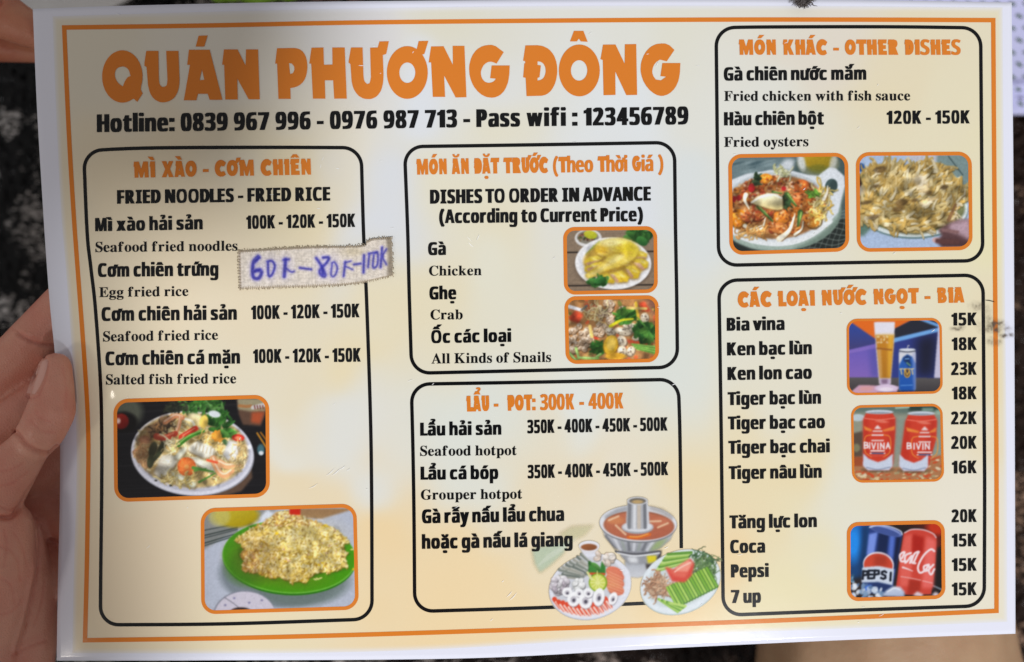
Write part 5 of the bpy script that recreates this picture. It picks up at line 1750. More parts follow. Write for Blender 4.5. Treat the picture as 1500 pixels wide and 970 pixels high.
# drinks
s5 = section([(1053, 411), (1240, 407), (1440, 403)], [(1440, 403), (1441.5, 600), (1442.4, 720), (1441.8, 887.5)], [(1059.5, 901.5), (1240, 894.5), (1441.8, 887.5)], [(1053, 411), (1056, 600), (1057.5, 720), (1059.5, 901.5)])
lines(s5, [(HD, "CÁC LOẠI NƯỚC NGỌT - BIA", 'head', 1080.8, 450.4, 1413.4, 443.4, 22.7)])
for nm, x0, y0, x1, pr, px0, py in [
        ("Bia vina", 1064.6, 484.9, 1149.4, "15K", 1394, 477.2), ("Ken bạc lùn", 1065, 521, 1189.4, "18K", 1394.5, 513.4), ("Ken lon cao", 1065.7, 557, 1189.4, "23K", 1393.3, 549.8),
        ("Tiger bạc lùn", 1066, 593.8, 1202.8, "18K", 1394.6, 585.5), ("Tiger bạc cao", 1066.4, 629.5, 1208.6, "22K", 1393.3, 622), ("Tiger bạc chai", 1067, 665.2, 1215.8, "20K", 1393.5, 658),
        ("Tiger nâu lùn", 1067.5, 702.3, 1203.9, "16K", 1394.6, 694), ("Tăng lực lon", 1068.6, 774.4, 1196.7, "20K", 1394, 765.4), ("Coca", 1069.7, 810.5, 1120.9, "15K", 1394.6, 801),
        ("Pepsi", 1070.8, 846.2, 1126.3, "15K", 1394.6, 836.8), ("7 up", 1070.8, 883.7, 1114.8, "15K", 1394.6, 872.5)]:
    print_text("drink_name", nm, 'sans', (x0, y0), (x1, y0 - (x1 - x0) * .016), 19, M_BLACK, s5)
    print_text(PR, pr, 'sans', (px0, py), (1431, py - .6), 18.6, M_BLACK, s5)
photo(s5, pic_beer(), [(1239, 466.8), (1380.5, 465.2), (1382.2, 577), (1239.8, 580)], r=14, w=3.6)
photo(s5, pic_red_cans(), [(1245.5, 593.5), (1381.5, 590.8), (1384.2, 706), (1247.3, 708)], r=14, w=3.6)
photo(s5, pic_cola(), [(1240.3, 765.8), (1384, 762.3), (1385.2, 877), (1240.8, 880.6)], r=14)


# the woven cloth strip with the handwritten price
def price_patch():
    ox, oy, s = 340, 340, 6.0
    p = Paint(ox, oy, s, 1500, 540, (226, 216, 202), 31)
    r = p.rng
    for x in np.arange(40, 1440, 15):
        p.line([(x, 40), (x + 4, 510)], 6, (160, 146, 132), a=.62 * r.uniform(.4, 1.2))
    for y in np.arange(40, 520, 11):
        p.line([(30, y + 12), (700, y - 2), (1430, y - 50)], 4, (240, 234, 228), a=.5 * r.uniform(.4, 1.2))
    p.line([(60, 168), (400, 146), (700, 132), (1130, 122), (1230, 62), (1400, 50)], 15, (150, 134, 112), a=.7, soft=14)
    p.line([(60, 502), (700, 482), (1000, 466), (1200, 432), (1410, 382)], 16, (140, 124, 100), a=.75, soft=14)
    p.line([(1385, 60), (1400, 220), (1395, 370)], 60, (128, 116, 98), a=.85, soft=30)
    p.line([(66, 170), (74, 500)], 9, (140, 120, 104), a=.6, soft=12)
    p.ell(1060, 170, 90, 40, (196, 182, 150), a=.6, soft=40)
    for x, y in [(215, 320), (335, 315), (470, 310), (790, 300), (890, 320)]:
        p.ell(x, y, 70, 110, (200, 194, 226), a=.40, soft=60)
    INK = (44, 44, 150)
    for pts, w in [([(228, 215), (190, 260), (180, 340), (190, 400), (235, 405), (258, 350), (215, 335), (190, 350)], 34), ([(240, 225), (205, 260)], 26), ([(200, 345), (245, 330)], 26),
                   ([(315, 260), (320, 380), (350, 375), (375, 300), (350, 255), (310, 260)], 22),
                   ([(470, 240), (458, 390)], 34), ([(450, 245), (500, 240)], 18), ([(475, 320), (520, 350), (545, 345)], 14),
                   ([(595, 315), (695, 328)], 20),
                   ([(740, 230), (780, 290), (820, 380), (790, 385), (770, 340), (830, 270), (850, 225), (800, 225)], 26), ([(790, 300), (800, 370)], 30),
                   ([(880, 270), (870, 375), (900, 385), (925, 320), (900, 265), (875, 275)], 14),
                   ([(995, 262), (980, 388)], 20), ([(990, 270), (1045, 255)], 12), ([(992, 300), (1060, 330)], 12),
                   ([(1070, 285), (1130, 278)], 18), ([(1160, 205), (1155, 355)], 24),
                   ([(1205, 195), (1195, 310)], 18), ([(1200, 190), (1275, 175)], 16), ([(1245, 200), (1238, 310), (1275, 290), (1280, 190), (1250, 185)], 17),
                   ([(1318, 135), (1305, 310)], 22), ([(1355, 150), (1325, 215), (1355, 285)], 14)]:
        p.line(pts, w + 14, (110, 104, 196), a=.45, soft=20, curve=len(pts) > 2)
        p.line(pts, w * .82, INK, a=.78, soft=9, curve=len(pts) > 2)
    for x in np.arange(48, 1440, 15):                      # pale threads run over the ink too
        p.line([(x, 60), (x + 4, 500)], 4, (206, 198, 206), a=.22 * r.uniform(.2, 1.2))
    p.grain(.2, 12)
    p.soften(2.5)
    top = [((x) / s + ox, y / s + oy) for x, y in [(55, 166), (230, 156), (400, 145), (700, 130), (1130, 120), (1185, 84), (1240, 60), (1400, 48)]]
    bot = [((x) / s + ox, y / s + oy) for x, y in [(66, 500), (300, 490), (700, 478), (1000, 463), (1140, 446), (1200, 430), (1410, 380)]]
    nx, ny = 340, 100
    Tt, Bb = interp_pts(top, nx), interp_pts(bot, nx)
    Tt[:, 1] += np.random.default_rng(2).normal(0, .35, nx + 1)
    Bb[:, 1] += np.random.default_rng(5).normal(0, .35, nx + 1)
    t = np.linspace(0, 1, ny + 1)[:, None, None]
    G = Tt[None] * (1 - t) + Bb[None] * t
    ii, jj = np.meshgrid(np.arange(nx + 1), np.arange(ny + 1))
    weave = 0.00007 * np.sin(ii * 2 * math.pi / 4) * np.sin(jj * 2 * math.pi / 4) + 0.00004 * np.sin(jj * 2 * math.pi / 4)
    rim = np.minimum(np.minimum(ii, nx - ii) / 4, np.minimum(jj, ny - jj) / 4)
    lift = 0.00034 + np.clip(rim, 0, 1) * 0.00040 + weave + 0.0004 * np.clip((ii - 270) / 60, 0, 1) * (1 + np.sin(ii / 9.0) * .4)
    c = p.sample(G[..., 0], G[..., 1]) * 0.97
    m, nt, b = mat_new("woven_cloth")
    b.inputs["Roughness"].default_value = 0.9
    b.inputs["Specular IOR Level"].default_value = 0.15
    a = nt.nodes.new("ShaderNodeVertexColor")
    a.layer_name = "Col"
    nt.links.new(a.outputs["Color"], b.inputs["Base Color"])
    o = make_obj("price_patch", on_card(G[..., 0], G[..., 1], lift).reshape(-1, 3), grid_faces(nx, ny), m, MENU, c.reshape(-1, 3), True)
    o["label"] = "grey woven cloth strip with blue handwritten prices"
    # frayed threads round the rim
    m2, nt2, b2 = mat_new("frayed_thread")
    b2.inputs["Base Color"].default_value = (*lin((176, 160, 136)), 1)
    b2.inputs["Roughness"].default_value = 0.9
    fb = Bag()
    rr = random.Random(8)
    edge = [(q, (0, -1)) for q in Tt[::5]] + [(q, (0, 1)) for q in Bb[::4]]
    edge += [((Tt[-1] * (1 - k) + Bb[-1] * k), (1, 0)) for k in np.linspace(0, 1, 22)] + [((Tt[0] * (1 - k) + Bb[0] * k), (-1, 0)) for k in np.linspace(0, 1, 14)]
    for q, dr in edge:
        x, y = q
        ln = rr.uniform(.5, 2.6)
        sx = rr.uniform(-2.5, 2.5)
        P = [on_card(x - dr[0] * 3, y - dr[1] * 3, .00075), on_card(x + dr[0] * ln * .5 + sx * .3 * abs(dr[1]), y + dr[1] * ln * .5 + sx * .3 * abs(dr[0]), .0008),
             on_card(x + dr[0] * ln + sx * abs(dr[1]), y + dr[1] * ln + sx * abs(dr[0]), .0004)]
        fb.add(*tube(P, .00011, 5))
    make_obj("frayed_edge", fb.v, fb.f, m2, o)


price_patch()


# grime rubbed into the film by the right edge
def grime():
    r = np.random.default_rng(9)
    x0, y0, x1, y1 = 1388, 436, 1490, 512
    nx, ny = 204, 152
    gx, gy = np.meshgrid(np.linspace(x0, x1, nx + 1), np.linspace(y0, y1, ny + 1))
    al = np.zeros(gx.shape)
    for x, y, rx, ry, a in [(1432, 449, 9, 6, .35), (1446, 456, 7, 8, .25), (1457, 476, 11, 6, .75), (1450, 483, 8, 4, .5), (1459, 484, 7, 4, .7), (1470, 492, 7, 2.6, .85), (1482, 491, 5, 2.4, .6), (1462, 502, 5, 4, .5),
                            (1453, 500, 7, 6, .3), (1448, 466, 6, 6, .25), (1476, 482, 6, 4, .3), (1402, 482, 7, 2.6, .6), (1408, 480, 5, 3, .45), (1435, 478, 5, 8, .15), (1467, 473, 4, 3, .6)]:
        al = np.maximum(al, a * np.exp(-(((gx - x) / rx) ** 2 + ((gy - y) / ry) ** 2)))
    n = vnoise(ny + 1, nx + 1, 5, r) * .6 + vnoise(ny + 1, nx + 1, 2.2, r) * .4
    al = np.clip(blur(al * (.35 + 1.2 * smooth((n - .3) * 2.0)), 1), 0, .85)
    al[gx > 1486.5 - (gy < 0)] = 0
    c = np.ones(gx.shape + (4,))
    c[..., :3] = lin((92, 78, 66))
    c[..., 3] = al
    f = grid_faces(nx, ny)
    keep = al.ravel()[f].max(1) > .02
    m = print_mat("grey_grime", rough=.8, alpha=True)
    make_obj("grime_stain", on_card(gx, gy, .00030).reshape(-1, 3), f[keep], m, MENU, c.reshape(-1, 4))
    # a short dark hair stuck above it
    make_obj("stuck_hair", *tube([on_card(1443.5, 440.2, .0004), on_card(1450, 440.7, .00045), on_card(1456.5, 442.3, .0004)], [.00005, .00011, .00012], 6), M_BLACK, MENU)


grime()


def scratches():
    rr = random.Random(3)
    bag = Bag()
    segs = [(212, 350, 216, 353), (478, 697, 490, 686), (486, 697, 499, 685), (498, 688, 506, 682), (452, 716, 466, 708), (742, 875, 750, 866), (746, 880, 757, 868), (684, 346, 692, 354), (686, 355, 694, 362), (698, 352, 702, 343),
            (735, 853, 738, 850), (718, 910, 722, 906), (471, 236, 474, 229), (469, 247, 470, 240), (606, 556, 596, 560), (488, 594, 492, 590), (604, 78, 606, 75), (985, 78, 986, 80), (508, 690, 513, 686), (350, 645, 352, 640), (170, 20, 176, 22)]
    for _ in range(46):
        x, y = rr.uniform(160, 1440), rr.uniform(40, 920)
        a = rr.uniform(-1.2, .2)
        ln = rr.uniform(2, 9)
        segs.append((x, y, x + ln * math.cos(a), y + ln * math.sin(a)))
    for x0, y0, x1, y1 in segs:
        n = 5
        w = rr.uniform(.25, .5)
        dx, dy = x1 - x0, y1 - y0
        L = math.hypot(dx, dy)
        nx, ny = -dy / L, dx / L
        a = []
        for k in range(n + 1):
            q = k / n
            ww = w * math.sin(math.pi * min(.95, max(.05, q)))
            bx = x0 + dx * q + nx * math.sin(q * 3) * L * .05
            by = y0 + dy * q + ny * math.sin(q * 3) * L * .05
            a.append((bx + nx * ww, by + ny * ww))
            a.append((bx - nx * ww, by - ny * ww))
        a = np.array(a)
        bag.add(on_card(a[:, 0], a[:, 1], .00028), [(2 * k, 2 * k + 1, 2 * k + 3, 2 * k + 2) for k in range(n)])
    make_obj("film_scratches", bag.v, bag.f, M_SCRATCH, MENU)["kind"] = "stuff"


scratches()

# ------------------------------------------------------------------ skin and bodies
def skin_mat(name, base, red, rough=0.42):
    m, nt, b = mat_new(name)
    tc = nt.nodes.new("ShaderNodeTexCoord")
    n1 = nt.nodes.new("ShaderNodeTexNoise")
    n1.inputs["Scale"].default_value = 70
    n1.inputs["Detail"].default_value = 5
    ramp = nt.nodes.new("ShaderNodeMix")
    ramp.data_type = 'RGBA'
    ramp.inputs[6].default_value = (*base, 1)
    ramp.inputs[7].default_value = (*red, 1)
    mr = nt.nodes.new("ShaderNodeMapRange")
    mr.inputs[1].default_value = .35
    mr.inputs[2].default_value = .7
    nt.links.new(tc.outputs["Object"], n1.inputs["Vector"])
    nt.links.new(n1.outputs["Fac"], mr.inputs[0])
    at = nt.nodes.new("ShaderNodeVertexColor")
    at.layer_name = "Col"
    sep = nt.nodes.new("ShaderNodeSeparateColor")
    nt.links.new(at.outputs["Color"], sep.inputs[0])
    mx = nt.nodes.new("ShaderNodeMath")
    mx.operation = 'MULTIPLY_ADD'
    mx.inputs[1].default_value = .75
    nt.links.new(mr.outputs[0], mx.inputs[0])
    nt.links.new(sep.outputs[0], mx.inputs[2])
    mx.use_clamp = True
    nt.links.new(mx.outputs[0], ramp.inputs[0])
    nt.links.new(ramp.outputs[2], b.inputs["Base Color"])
    b.inputs["Roughness"].default_value = rough
    b.inputs["Subsurface Weight"].default_value = 0.12
    b.inputs["Subsurface Radius"].default_value = (0.004, 0.0014, 0.0008)
    b.inputs["Subsurface Scale"].default_value = 0.6
    v = nt.nodes.new("ShaderNodeTexVoronoi")
    v.inputs["Scale"].default_value = 1150
    v.feature = 'DISTANCE_TO_EDGE'
    n2 = nt.nodes.new("ShaderNodeTexNoise")
    n2.inputs["Scale"].default_value = 420
    n2.inputs["Detail"].default_value = 4
    add = nt.nodes.new("ShaderNodeMath")
    add.operation = 'ADD'
    bp = nt.nodes.new("ShaderNodeBump")
    bp.inputs["Strength"].default_value = 0.32
    bp.inputs["Distance"].default_value = 0.0006
    nt.links.new(tc.outputs["Object"], v.inputs["Vector"])
    nt.links.new(tc.outputs["Object"], n2.inputs["Vector"])
    nt.links.new(v.outputs["Distance"], add.inputs[0])
    nt.links.new(n2.outputs["Fac"], add.inputs[1])
    nt.links.new(add.outputs[0], bp.inputs["Height"])
    nt.links.new(bp.outputs["Normal"], b.inputs["Normal"])
    return m


def chain_balls(chain):
    """(px, py, depth, radius px) joints -> dense balls along the limb"""
    out = []
    J = [(P3(x, y, z), r * z / F) for x, y, z, r in chain]
    for (a, ra), (b, rb) in zip(J[:-1], J[1:]):
        n = max(2, int(np.linalg.norm(b - a) / (min(ra, rb) * .22)))
        for k in range(n):
            t = k / n
            out.append((a + (b - a) * t, ra + (rb - ra) * t))
    out.append(J[-1])
    return out


def body_mesh(name, chains, voxel, smooth_it, mat, parent, creases=(), step2=True):
    """balls along bone chains fused into one closed skin, then creased"""
    bm = bmesh.new()
    for ch in chains:
        for c, r in chain_balls(ch):
            q = bmesh.ops.create_icosphere(bm, subdivisions=2, radius=r)
            bmesh.ops.translate(bm, verts=q["verts"], vec=Vector(c))
    me = bpy.data.meshes.new("tmp_body")
    bm.to_mesh(me)
    bm.free()
    o = bpy.data.objects.new("tmp_body", me)
    COL.objects.link(o)
    m = o.modifiers.new("r", 'REMESH')
    m.mode = 'VOXEL'
    m.voxel_size = voxel
    m = o.modifiers.new("s", 'SMOOTH')
    m.factor = .5
    m.iterations = smooth_it
    if step2:
        m = o.modifiers.new("d", 'SUBSURF')
        m.levels = 1
    dg = bpy.context.evaluated_depsgraph_get()
    ev = bpy.data.meshes.new_from_object(o.evaluated_get(dg))
    bpy.data.objects.remove(o)
    n = len(ev.vertices)
    co = np.zeros(n * 3, np.float32)
    no = np.zeros(n * 3, np.float32)
    ev.vertices.foreach_get("co", co)
    ev.vertices.foreach_get("normal", no)
    co = co.reshape(-1, 3).astype(float)
    no = no.reshape(-1, 3).astype(float)
    col = np.zeros((n, 3))
    z = H - co[:, 2]
    px = co[:, 0] / z * F + CX
    py = -co[:, 1] / z * F + CY
    for pts, depth, w, zr in creases:
        P = interp_pts(pts, 40) if len(pts) > 2 else np.array(pts, float)
        d = np.full(n, 1e9)
        for a, b in zip(P[:-1], P[1:]):
            ab = b - a
            t = np.clip(((px - a[0]) * ab[0] + (py - a[1]) * ab[1]) / (ab @ ab + 1e-9), 0, 1)
            d = np.minimum(d, np.hypot(px - a[0] - t * ab[0], py - a[1] - t * ab[1]))
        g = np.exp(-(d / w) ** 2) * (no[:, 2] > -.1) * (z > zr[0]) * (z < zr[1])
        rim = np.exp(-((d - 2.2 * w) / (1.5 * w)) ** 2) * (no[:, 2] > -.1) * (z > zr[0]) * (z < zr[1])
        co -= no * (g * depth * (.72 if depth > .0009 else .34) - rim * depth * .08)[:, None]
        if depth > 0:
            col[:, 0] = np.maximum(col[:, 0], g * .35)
    ev.vertices.foreach_set("co", co.astype(np.float32).ravel())
    at = ev.color_attributes.new("Col", 'FLOAT_COLOR', 'POINT')
    c4 = np.ones((n, 4), np.float32)
    c4[:, :3] = col
    at.data.foreach_set("color", c4.ravel())
    ev.polygons.foreach_set("use_smooth", np.ones(len(ev.polygons), bool))
    ev.materials.clear()
    ev.materials.append(mat)
    ev.name = name
    ob = bpy.data.objects.new(name, ev)
    COL.objects.link(ob)
    if parent:
        ob.parent = parent
        ob.matrix_parent_inverse = parent.matrix_world.inverted()
    return ob


SKIN = skin_mat("skin", (0.68, 0.325, 0.232), (0.62, 0.21, 0.155))

hand_chains = [
    [(82, 538, .2978, 23), (79, 568, .2963, 29), (75, 602, .2953, 35), (62, 630, .2950, 34), (44, 654, .2968, 29), (20, 682, .2968, 37), (-18, 735, .297, 46), (-50, 800, .302, 60)],      # thumb
    [(4, 775, .2985, 44), (-4, 830, .2985, 55), (-22, 920, .300, 55), (-50, 1010, .305, 60)],                                             # ball of the thumb
    [(-60, 690, .312, 52), (-8, 640, .3125, 42), (34, 606, .3130, 34), (58, 580, .3145, 26)],                                              # web of the thumb
    [(22, 790, .309, 40), (38, 860, .313, 42), (34, 940, .314, 48), (10, 1030, .318, 60)],                                                 # palm
    [(-95, 655, .320, 52), (-22, 582, .319, 45), (42, 511, .3175, 40), (99, 446, .3165, 36), (150, 400, .3155, 31), (186, 374, .315, 25)],    # index finger behind the sheet
    [(-70, 725, .325, 48), (46, 692, .3205, 40), (122, 640, .318, 34), (192, 592, .3165, 29), (228, 574, .316, 24)],                          # middle finger
    [(30, 680, .3235, 30), (72, 694, .3235, 30), (84, 740, .3235, 28), (84, 800, .3240, 26)],
    [(-30, 735, .328, 44), (56, 738, .3215, 30), (106, 776, .318, 25), (160, 812, .317, 23), (190, 826, .317, 19)],                            # ring finger
    [(-20, 800, .330, 44), (64, 800, .3215, 25), (104, 858, .318, 22), (148, 896, .317, 19), (170, 908, .317, 16)],                            # little finger
    [(-80, 700, .323, 70), (-80, 780, .322, 84), (-62, 890, .320, 92), (-74, 1010, .325, 90), (-150, 1130, .333, 82), (-260, 1300, .345, 84)],  # hand and wrist
]
Zf = (0, .3085)
Zb = (.300, .40)
hand_creases = [
    ([(24, 634), (38, 651), (54, 661), (72, 664), (84, 655)], .0016, 3.2, Zf),
    ([(27, 489), (45, 499), (62, 504), (80, 506)], .0011, 2.6, (.303, .33)),
    ([(20, 482), (40, 492), (60, 497)], .0005, 2.0, (.303, .33)),
    ([(-6, 758), (16, 757), (30, 742), (42, 722), (60, 699)], .0020, 3.4, Zf),
    ([(0, 742), (14, 748), (24, 744)], .0008, 2.0, Zf),
    ([(0, 712), (20, 706), (40, 692)], .0005, 2.0, Zf), ([(-4, 690), (16, 688), (34, 678)], .0004, 1.8, Zf),
    ([(0, 800), (14, 806), (26, 822), (30, 850)], .0005, 2.4, Zf), ([(0, 846), (16, 858), (22, 884)], .0004, 2.2, Zf), ([(0, 900), (16, 896), (32, 880)], .0003, 2.2, Zf),
    ([(6, 776), (10, 800), (6, 830)], .0003, 2.2, Zf), ([(20, 780), (32, 800), (40, 830)], .0003, 2.2, Zf),
    ([(60, 772), (58, 818), (40, 905), (26, 955)], .0012, 2.4, (0, .320)), ([(52, 776), (51, 820), (33, 905), (20, 950)], -.0008, 2.6, (0, .320)),
    ([(20, 960), (44, 946), (68, 938)], .0007, 2.2, (0, .33)), ([(66, 850), (60, 885), (50, 915)], .0005, 2.0, (0, .33)),
    ([(36, 575), (44, 583), (56, 580)], .0006, 1.8, Zf), ([(62, 522), (70, 530), (68, 552), (58, 578)], .0007, 1.8, Zf),
    ([(52, 600), (60, 612), (74, 618)], .0002, 2.2, Zf), ([(44, 615), (60, 630), (80, 634)], .0002, 2.2, Zf), ([(92, 540), (97, 570), (96, 600)], .00012, 2.0, Zf),
]
PERSON = empty("person", tuple(P3(-60, 900, .32)))
tag(PERSON, "hand pinching the lower left edge of the menu between thumb and fingers", "person")
HAND = body_mesh("hand", hand_chains, .0009, 9, SKIN, PERSON, hand_creases)
bpy.context.view_layer.update()


def on_mesh(ob, px, py, lift):
    bv = on_mesh.cache.get(ob.name)
    if bv is None:
        me = ob.data
        bv = BVHTree.FromPolygons([v.co[:] for v in me.vertices], [tuple(p.vertices) for p in me.polygons])
        on_mesh.cache[ob.name] = bv
    o = Vector((0, 0, H))
    d = Vector(P3(px, py, 1.0)) - o
    h = bv.ray_cast(o, d.normalized())
    return None if h[0] is None else h[0] - d.normalized() * lift


on_mesh.cache = {}


def thumb_nail():
    m, nt, b = mat_new("finger_nail")
    b.inputs["Base Color"].default_value = (0.74, 0.40, 0.33, 1)
    b.inputs["Roughness"].default_value = 0.30
    b.inputs["Subsurface Weight"].default_value = 0.05
    b.inputs["Subsurface Radius"].default_value = (0.003, 0.001, 0.0006)
    left = [(63, 524), (54, 537), (47, 552), (42, 566), (39, 576)]
    right = [(71, 527), (68, 542), (63, 556), (57, 568), (51, 577)]
    n, k = 24, 10
    L, R = interp_pts(left, n), interp_pts(right, n)
    V = []
    for i in range(n + 1):
        for j in range(k + 1):
            q = L[i] + (R[i] - L[i]) * j / k
            e = min(j, k - j) / k * 2
            lift = .00002 + .00016 * math.sqrt(e) * min(1, (min(i, n - i) + .5) / 6)
            w = on_mesh(HAND, q[0], q[1], lift)
            V.append(tuple(w) if w else tuple(P3(q[0], q[1], .297)))
    Fc = [(a * (k + 1) + c, a * (k + 1) + c + 1, (a + 1) * (k + 1) + c + 1, (a + 1) * (k + 1) + c) for a in range(n) for c in range(k)]
    make_obj("thumb_nail", V, Fc, m, HAND, smooth_sh=True)


thumb_nail()

# a second pair of fingers by the upper left corner
PERSON2 = empty("person", tuple(P3(-120, 20, .36)))
tag(PERSON2, "blurred fingertips behind the upper left corner of the menu", "person")
SKIN2 = skin_mat("ruddy_skin", (0.60, 0.25, 0.14), (0.48, 0.13, 0.08))
body_mesh("hand", [[(-150, -70, .350, 50), (-60, -12, .342, 42), (6, 24, .340, 35), (44, 44, .340, 28), (78, 62, .341, 20)],
                   [(-150, 40, .368, 50), (-60, 60, .366, 34), (0, 70, .366, 22), (40, 76, .366, 17), (74, 82, .366, 12)],
                   [(-160, 90, .370, 46), (-110, 110, .366, 30), (-60, 120, .364, 24), (-20, 128, .364, 17)],
                   [(-160, 140, .374, 40), (-120, 160, .372, 26), (-84, 168, .370, 20), (-56, 172, .370, 15)],
                   [(-190, -60, .35, 50), (-150, -120, .345, 38), (-110, -160, .342, 30), (-90, -185, .341, 22)],
                   [(-170, 0, .362, 70), (-230, 40, .37, 90), (-330, 60, .38, 90), (-460, 80, .39, 80), (-620, 90, .40, 84)]], .0016, 6, SKIN2, PERSON2,
          [([(-16, 28), (-6, 14), (2, 2)], .0012, 4, (0, .36)), ([(20, 20), (40, 34), (47, 50)], -.0006, 5, (0, .36))])

# bare leg below the menu
PERSON3 = empty("person", tuple(P3(1300, 1300, .46)))
tag(PERSON3, "blurred bare tan skin of a leg under the lower right corner of the menu", "person")
SKIN3 = skin_mat("tan_skin", (0.46, 0.29, 0.17), (0.40, 0.23, 0.13), .5)
body_mesh("leg", [[(1345, 1500, .48, 250), (1320, 1200, .47, 232), (1294, 950, .465, 186), (1288, 800, .470, 164), (1284, 620, .480, 140), (1280, 480, .49, 110)]], .005, 8, SKIN3, PERSON3)

# ------------------------------------------------------------------ what lies beneath: table, cloth, plate, food


def table():
    m, nt, b = mat_new("dark_glittery_top")
    tc = nt.nodes.new("ShaderNodeTexCoord")
    v = nt.nodes.new("ShaderNodeTexVoronoi")
    v.inputs["Scale"].default_value = 190
    n = nt.nodes.new("ShaderNodeTexNoise")
    n.inputs["Scale"].default_value = 30
    n.inputs["Detail"].default_value = 5
    nt.links.new(tc.outputs["Object"], v.inputs["Vector"])
    nt.links.new(tc.outputs["Object"], n.inputs["Vector"])
    mix = nt.nodes.new("ShaderNodeMix")
    mix.data_type = 'RGBA'
    mix.inputs[6].default_value = (0.003, 0.003, 0.0035, 1)
    mix.inputs[7].default_value = (0.022, 0.012, 0.009, 1)
    # the top is browner to the right
    sx = nt.nodes.new("ShaderNodeSeparateXYZ")
    nt.links.new(tc.outputs["Object"], sx.inputs[0])
    mr = nt.nodes.new("ShaderNodeMapRange")
    mr.inputs[1].default_value = -0.15
    mr.inputs[2].default_value = 0.25
    nt.links.new(sx.outputs[0], mr.inputs[0])
    nt.links.new(mr.outputs[0], mix.inputs[0])
    # sparkle painted in as pale flecks, thicker in some patches
    mp = nt.nodes.new("ShaderNodeMapping")
    mp.inputs["Scale"].default_value = (1.0, 1.7, 1.0)
    mp.inputs["Rotation"].default_value = (0, 0, .5)
    v2 = nt.nodes.new("ShaderNodeTexVoronoi")
    v2.inputs["Scale"].default_value = 420
    nt.links.new(tc.outputs["Object"], mp.inputs[0])
    nt.links.new(mp.outputs[0], v2.inputs["Vector"])
    sc = nt.nodes.new("ShaderNodeSeparateColor")
    nt.links.new(v2.outputs["Color"], sc.inputs[0])
    n3 = nt.nodes.new("ShaderNodeTexNoise")
    n3.inputs["Scale"].default_value = 26
    n3.inputs["Detail"].default_value = 3
    nt.links.new(tc.outputs["Object"], n3.inputs["Vector"])
    th = nt.nodes.new("ShaderNodeMath")
    th.operation = 'MULTIPLY'
    nt.links.new(sc.outputs[0], th.inputs[0])
    n4 = nt.nodes.new("ShaderNodeMapRange")
    n4.inputs[1].default_value = .36
    n4.inputs[2].default_value = .62
    nt.links.new(n3.outputs["Fac"], n4.inputs[0])
    nt.links.new(n4.outputs[0], th.inputs[1])
    m3 = nt.nodes.new("ShaderNodeMapRange")
    m3.inputs[1].default_value = .40
    m3.inputs[2].default_value = .56
    nt.links.new(th.outputs[0], m3.inputs[0])
    fleck = nt.nodes.new("ShaderNodeMix")
    fleck.data_type = 'RGBA'
    fleck.inputs[6].default_value = (0.36, 0.335, 0.32, 1)
    fleck.inputs[7].default_value = (0.26, 0.16, 0.11, 1)
    nt.links.new(mr.outputs[0], fleck.inputs[0])
    fin = nt.nodes.new("ShaderNodeMix")
    fin.data_type = 'RGBA'
    nt.links.new(m3.outputs[0], fin.inputs[0])
    nt.links.new(mix.outputs[2], fin.inputs[6])
    nt.links.new(fleck.outputs[2], fin.inputs[7])
    nt.links.new(fin.outputs[2], b.inputs["Base Color"])
    b.inputs["Roughness"].default_value = 0.25
    b.inputs["Specular IOR Level"].default_value = 0.18
    add = nt.nodes.new("ShaderNodeMath")
    add.operation = 'MULTIPLY_ADD'
    add.inputs[1].default_value = .6
    nt.links.new(v.outputs["Distance"], add.inputs[0])
    nt.links.new(n.outputs["Fac"], add.inputs[2])
    bp = nt.nodes.new("ShaderNodeBump")
    bp.inputs["Strength"].default_value = 1.0
    bp.inputs["Distance"].default_value = 0.012
    nt.links.new(add.outputs[0], bp.inputs["Height"])
    nt.links.new(bp.outputs["Normal"], b.inputs["Normal"])
    t = empty("table", (0, 0, 0))
    tag(t, "dark brown table with a glittery rough top far below the menu", "table")
    bm = bmesh.new()
    bmesh.ops.create_cube(bm, size=1)
    bmesh.ops.scale(bm, verts=bm.verts, vec=(1.5, 1.0, .03))
    bmesh.ops.translate(bm, verts=bm.verts, vec=(0, .08, -.015))
    bmesh.ops.bevel(bm, geom=list(bm.edges), offset=.004, segments=2, affect='EDGES')
    me = bpy.data.meshes.new("table_top")
    bm.to_mesh(me)
    bm.free()
    me.materials.append(m)
    o = bpy.data.objects.new("table_top", me)
    COL.objects.link(o)
    o.parent = t


table()


def px_at(px, py, z):
    return Vector(P3(px, py, z))


